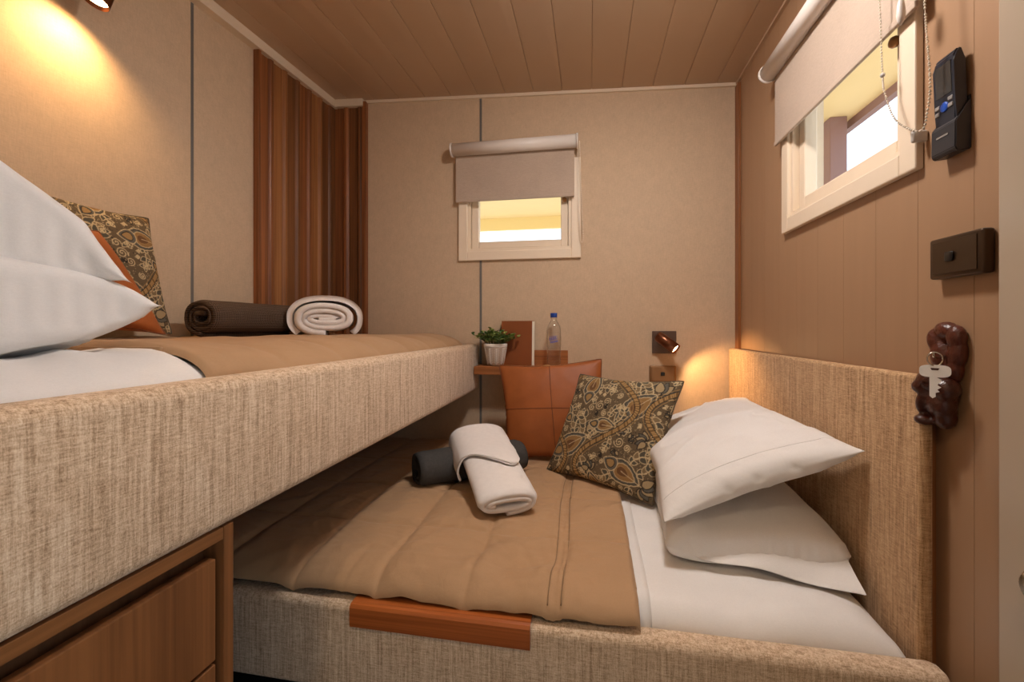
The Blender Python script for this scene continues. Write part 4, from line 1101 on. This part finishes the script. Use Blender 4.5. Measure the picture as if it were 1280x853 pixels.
# ------------------------------------------------------------------ carved wooden hook figure and the key hung on it
cf = thing('carved_hook', 'dark carved wooden figure hook on the right wall beside the headboard', 'ornament', (0.64, 0.94, 1.03))
def lumps(name, spec, mat):
    parts = []
    for (x, y, z, rx, ry, rz, ay) in spec:
        bm = bmesh.new(); bmesh.ops.create_icosphere(bm, subdivisions=2, radius=1)
        Rm = Matrix.Rotation(ay, 4, 'X')
        V = [tuple(Vector((x, y, z))+Rm@Vector((v.co.x*rx, v.co.y*ry, v.co.z*rz))) for v in bm.verts]
        bm.verts.index_update(); parts.append((V, [[v.index for v in f.verts] for f in bm.faces])); bm.free()
    V, F = join(parts); o = mesh_obj(name, V, F, mat, cf, True)
    md = o.modifiers.new('remesh', 'REMESH'); md.mode = 'VOXEL'; md.voxel_size = 0.0028
    s = o.modifiers.new('smooth', 'SMOOTH'); s.iterations = 3
    return o
lumps('crest', [(0.643, 0.920, 1.196, 0.016, 0.024, 0.017, 0.3), (0.643, 0.900, 1.184, 0.014, 0.016, 0.024, 0), (0.638, 0.938, 1.178, 0.015, 0.014, 0.024, -0.2),
                (0.645, 0.900, 1.155, 0.014, 0.015, 0.030, 0.1), (0.638, 0.930, 1.152, 0.014, 0.018, 0.030, 0), (0.644, 0.905, 1.126, 0.013, 0.014, 0.024, 0)], 'carved_red')
lumps('figure', [(0.622, 0.926, 1.104, 0.024, 0.022, 0.022, 0.2), (0.616, 0.934, 1.092, 0.022, 0.015, 0.016, 0.5), (0.630, 0.904, 1.090, 0.022, 0.020, 0.022, 0),
                 (0.616, 0.932, 1.066, 0.016, 0.011, 0.028, 0.3), (0.630, 0.915, 1.064, 0.022, 0.024, 0.030, -0.2), (0.634, 0.912, 1.038, 0.017, 0.018, 0.022, 0),
                 (0.618, 0.934, 1.030, 0.020, 0.013, 0.011, 0.2), (0.628, 0.899, 1.080, 0.014, 0.012, 0.018, 0.4)], 'carved_wood')
kx, ky_, ax_, ay_ = 0.602, 0.889, 0.83, -0.56
def kp(a, z, d): return (kx+a*ax_+d*0.56, ky_+a*ay_+d*0.83, z)
tube('hook', [(0.636, 0.915, 1.150), (0.612, 0.900, 1.147), (0.603, 0.893, 1.150), (0.601, 0.891, 1.158)], 0.0020, 'steel', cf, 8)
ky = thing('key', 'key with its white glare in the colour, hanging from the carved wooden hook', 'key', (kx, ky_, 1.076))
parts = tube_data([kp(0.010*math.cos(a), 1.146+0.012*math.sin(a), 0.003*math.cos(a)) for a in np.linspace(0, 2*math.pi, 25)], 0.0013, 6)
mesh_obj('key_ring', parts[0], parts[1], 'steel', ky, True)
outl = [(0.0205*math.copysign(abs(math.cos(a))**0.6, math.cos(a)), 1.1245+0.0110*math.copysign(abs(math.sin(a))**0.6, math.sin(a))) for a in np.linspace(0.0, math.pi*2, 25)[:-1]]
def plate(name, ol, d0, d1, mat):
    k = len(ol); V = [kp(a, z, d) for d in (d0, d1) for a, z in ol]
    return mesh_obj(name, V, [(i, (i+1) % k, (i+1) % k+k, i+k) for i in range(k)]+[tuple(range(k-1, -1, -1)), tuple(range(k, 2*k))], mat, ky)
plate('key_head', outl, -0.0014, 0.0014, 'key_glare')
plate('key_hole', [(0.006, 1.1300), (-0.006, 1.1300), (-0.004, 1.1262), (0.004, 1.1262)], -0.0017, -0.0013, 'carved_wood')
bl = [(-0.007, 1.116), (-0.007, 1.080), (-0.003, 1.076), (0.001, 1.079), (0.001, 1.086), (0.006, 1.088), (0.003, 1.092), (0.008, 1.096), (0.003, 1.100), (0.006, 1.104), (0.009, 1.109), (0.003, 1.113), (0.003, 1.116)]
plate('key_blade', bl, -0.0011, 0.0011, 'key_glare')

# ------------------------------------------------------------------ ceiling light of the room (just above the frame)
lx, ly = 0.12, 1.08; lz = ceilz(lx, ly)
dl = thing('ceiling_light', 'round ceiling light above the lower bed', 'lamp', (lx, ly, lz-0.07))
lathe('rim', [(0.105, 0.0), (0.11, -0.004), (0.11, -0.016), (0.104, -0.020), (0.092, -0.020), (0.092, -0.004)], (lx, ly, lz-0.004), 'blind_white', dl, 40)
lathe('diffuser', [(0.091, -0.006), (0.090, -0.022), (0.082, -0.038), (0.060, -0.050), (0.030, -0.056), (0.001, -0.058)], (lx, ly, lz-0.004), 'downlight_glow', dl, 40)

fill_lamp = thing('ceiling_light', 'unseen round lamp added outside the doorway for warm fill', 'lamp', (-0.38, -0.62, 2.40))  # out-of-view lamp, added to warm the front of the bed
lathe('rim', [(0.105, 0.0), (0.11, -0.004), (0.11, -0.016), (0.092, -0.016), (0.092, -0.002)], (-0.38, -0.62, 2.458), 'blind_white', fill_lamp, 40)
lathe('diffuser', [(0.091, -0.004), (0.090, -0.022), (0.082, -0.038), (0.060, -0.050), (0.001, -0.056)], (-0.38, -0.62, 2.458), 'fill_glow', fill_lamp, 40)

# ------------------------------------------------------------------ outside: ground, verandah roof, post, tree
tag(box('ground', (-14, 16, -10, 22, -0.40, -0.35), 'ground_pale'), kind='structure')
# verandah roof along the back and the right side
bm = bmesh.new(); add_box(bm, -4.0, 1.50, 2.22, 4.72, 2.43, 2.50); add_box(bm, 0.77, 1.50, -1.2, 2.22, 2.43, 2.50)
vr = bm_obj('verandah_roof', bm, 'soffit_cream'); tag(vr, 'cream lined verandah roof seen through the windows', 'roof')
box('fascia', (-4.0, 1.50, 4.72, 4.77, 2.30, 2.54), 'fascia_cream', vr)
box('fascia', (1.50, 1.54, -1.2, 4.77, 2.385, 2.54), 'fascia_mauve', vr)
tag(box('verandah_post', (1.37, 1.46, 2.80, 2.90, -0.35, 2.43), 'fascia_mauve', None, 0.004), 'verandah post coloured in its shaded mauve, seen through the right window', 'post')  # mauve is the tone of the shaded face, used all over
tag(box('verandah_post', (1.36, 1.44, 3.05, 3.13, -0.35, 2.43), 'post_grey', None, 0.004), 'grey green post farther back outside the right window', 'post')
# unseen porch roof, added to dim the daylight entering by the doorway
bm = bmesh.new(); add_box(bm, -2.6, 1.9, -2.6, -0.15, 2.46, 2.54)
pw_ = bmesh.new(); add_box(pw_, -1.45, 0.95, -1.20, -1.10, -0.35, 2.46); add_box(pw_, -1.45, -1.35, -1.10, -0.15, -0.35, 2.46)  # unseen walls, added to steer doorway daylight towards the left side
tag(bm_obj('wall_daylight_block', pw_, 'light_block_grey'), kind='structure')
tag(bm_obj('daylight_block_roof', bm, 'light_block_grey'), 'unseen roof added outside the open doorway to dim daylight', 'roof')
# pale tree beyond the right window
tr_ = thing('tree', 'pale hazy tree beyond the right window', 'tree', (7.5, 13.0, -0.35))
tube('trunk', [(7.5, 13.0, -0.35), (7.55, 13.0, 1.5), (7.4, 13.1, 3.0)], [0.2, 0.15, 0.08], 'tree_bark', tr_, 10)
parts = []; rnd = random.Random(9)
for _ in range(2600):
    d = Vector((rnd.gauss(0, 1), rnd.gauss(0, 1), rnd.gauss(0, 0.7))); d = d.normalized()*rnd.random()**0.4
    p = Vector((7.3, 13.1, 3.6))+Vector((d.x*2.4, d.y*2.0, d.z*1.5)); x, y, q = frame_of((rnd.gauss(0, 1), rnd.gauss(0, 1), rnd.gauss(0, 1)))
    s = rnd.uniform(0.06, 0.12); parts.append(([p-x*s, p+y*s*0.5, p+x*s, p-y*s*0.5], [(0, 1, 2, 3)]))
V, F = join(parts); tag(mesh_obj('foliage', V, F, 'tree_leaf', tr_), kind='stuff')
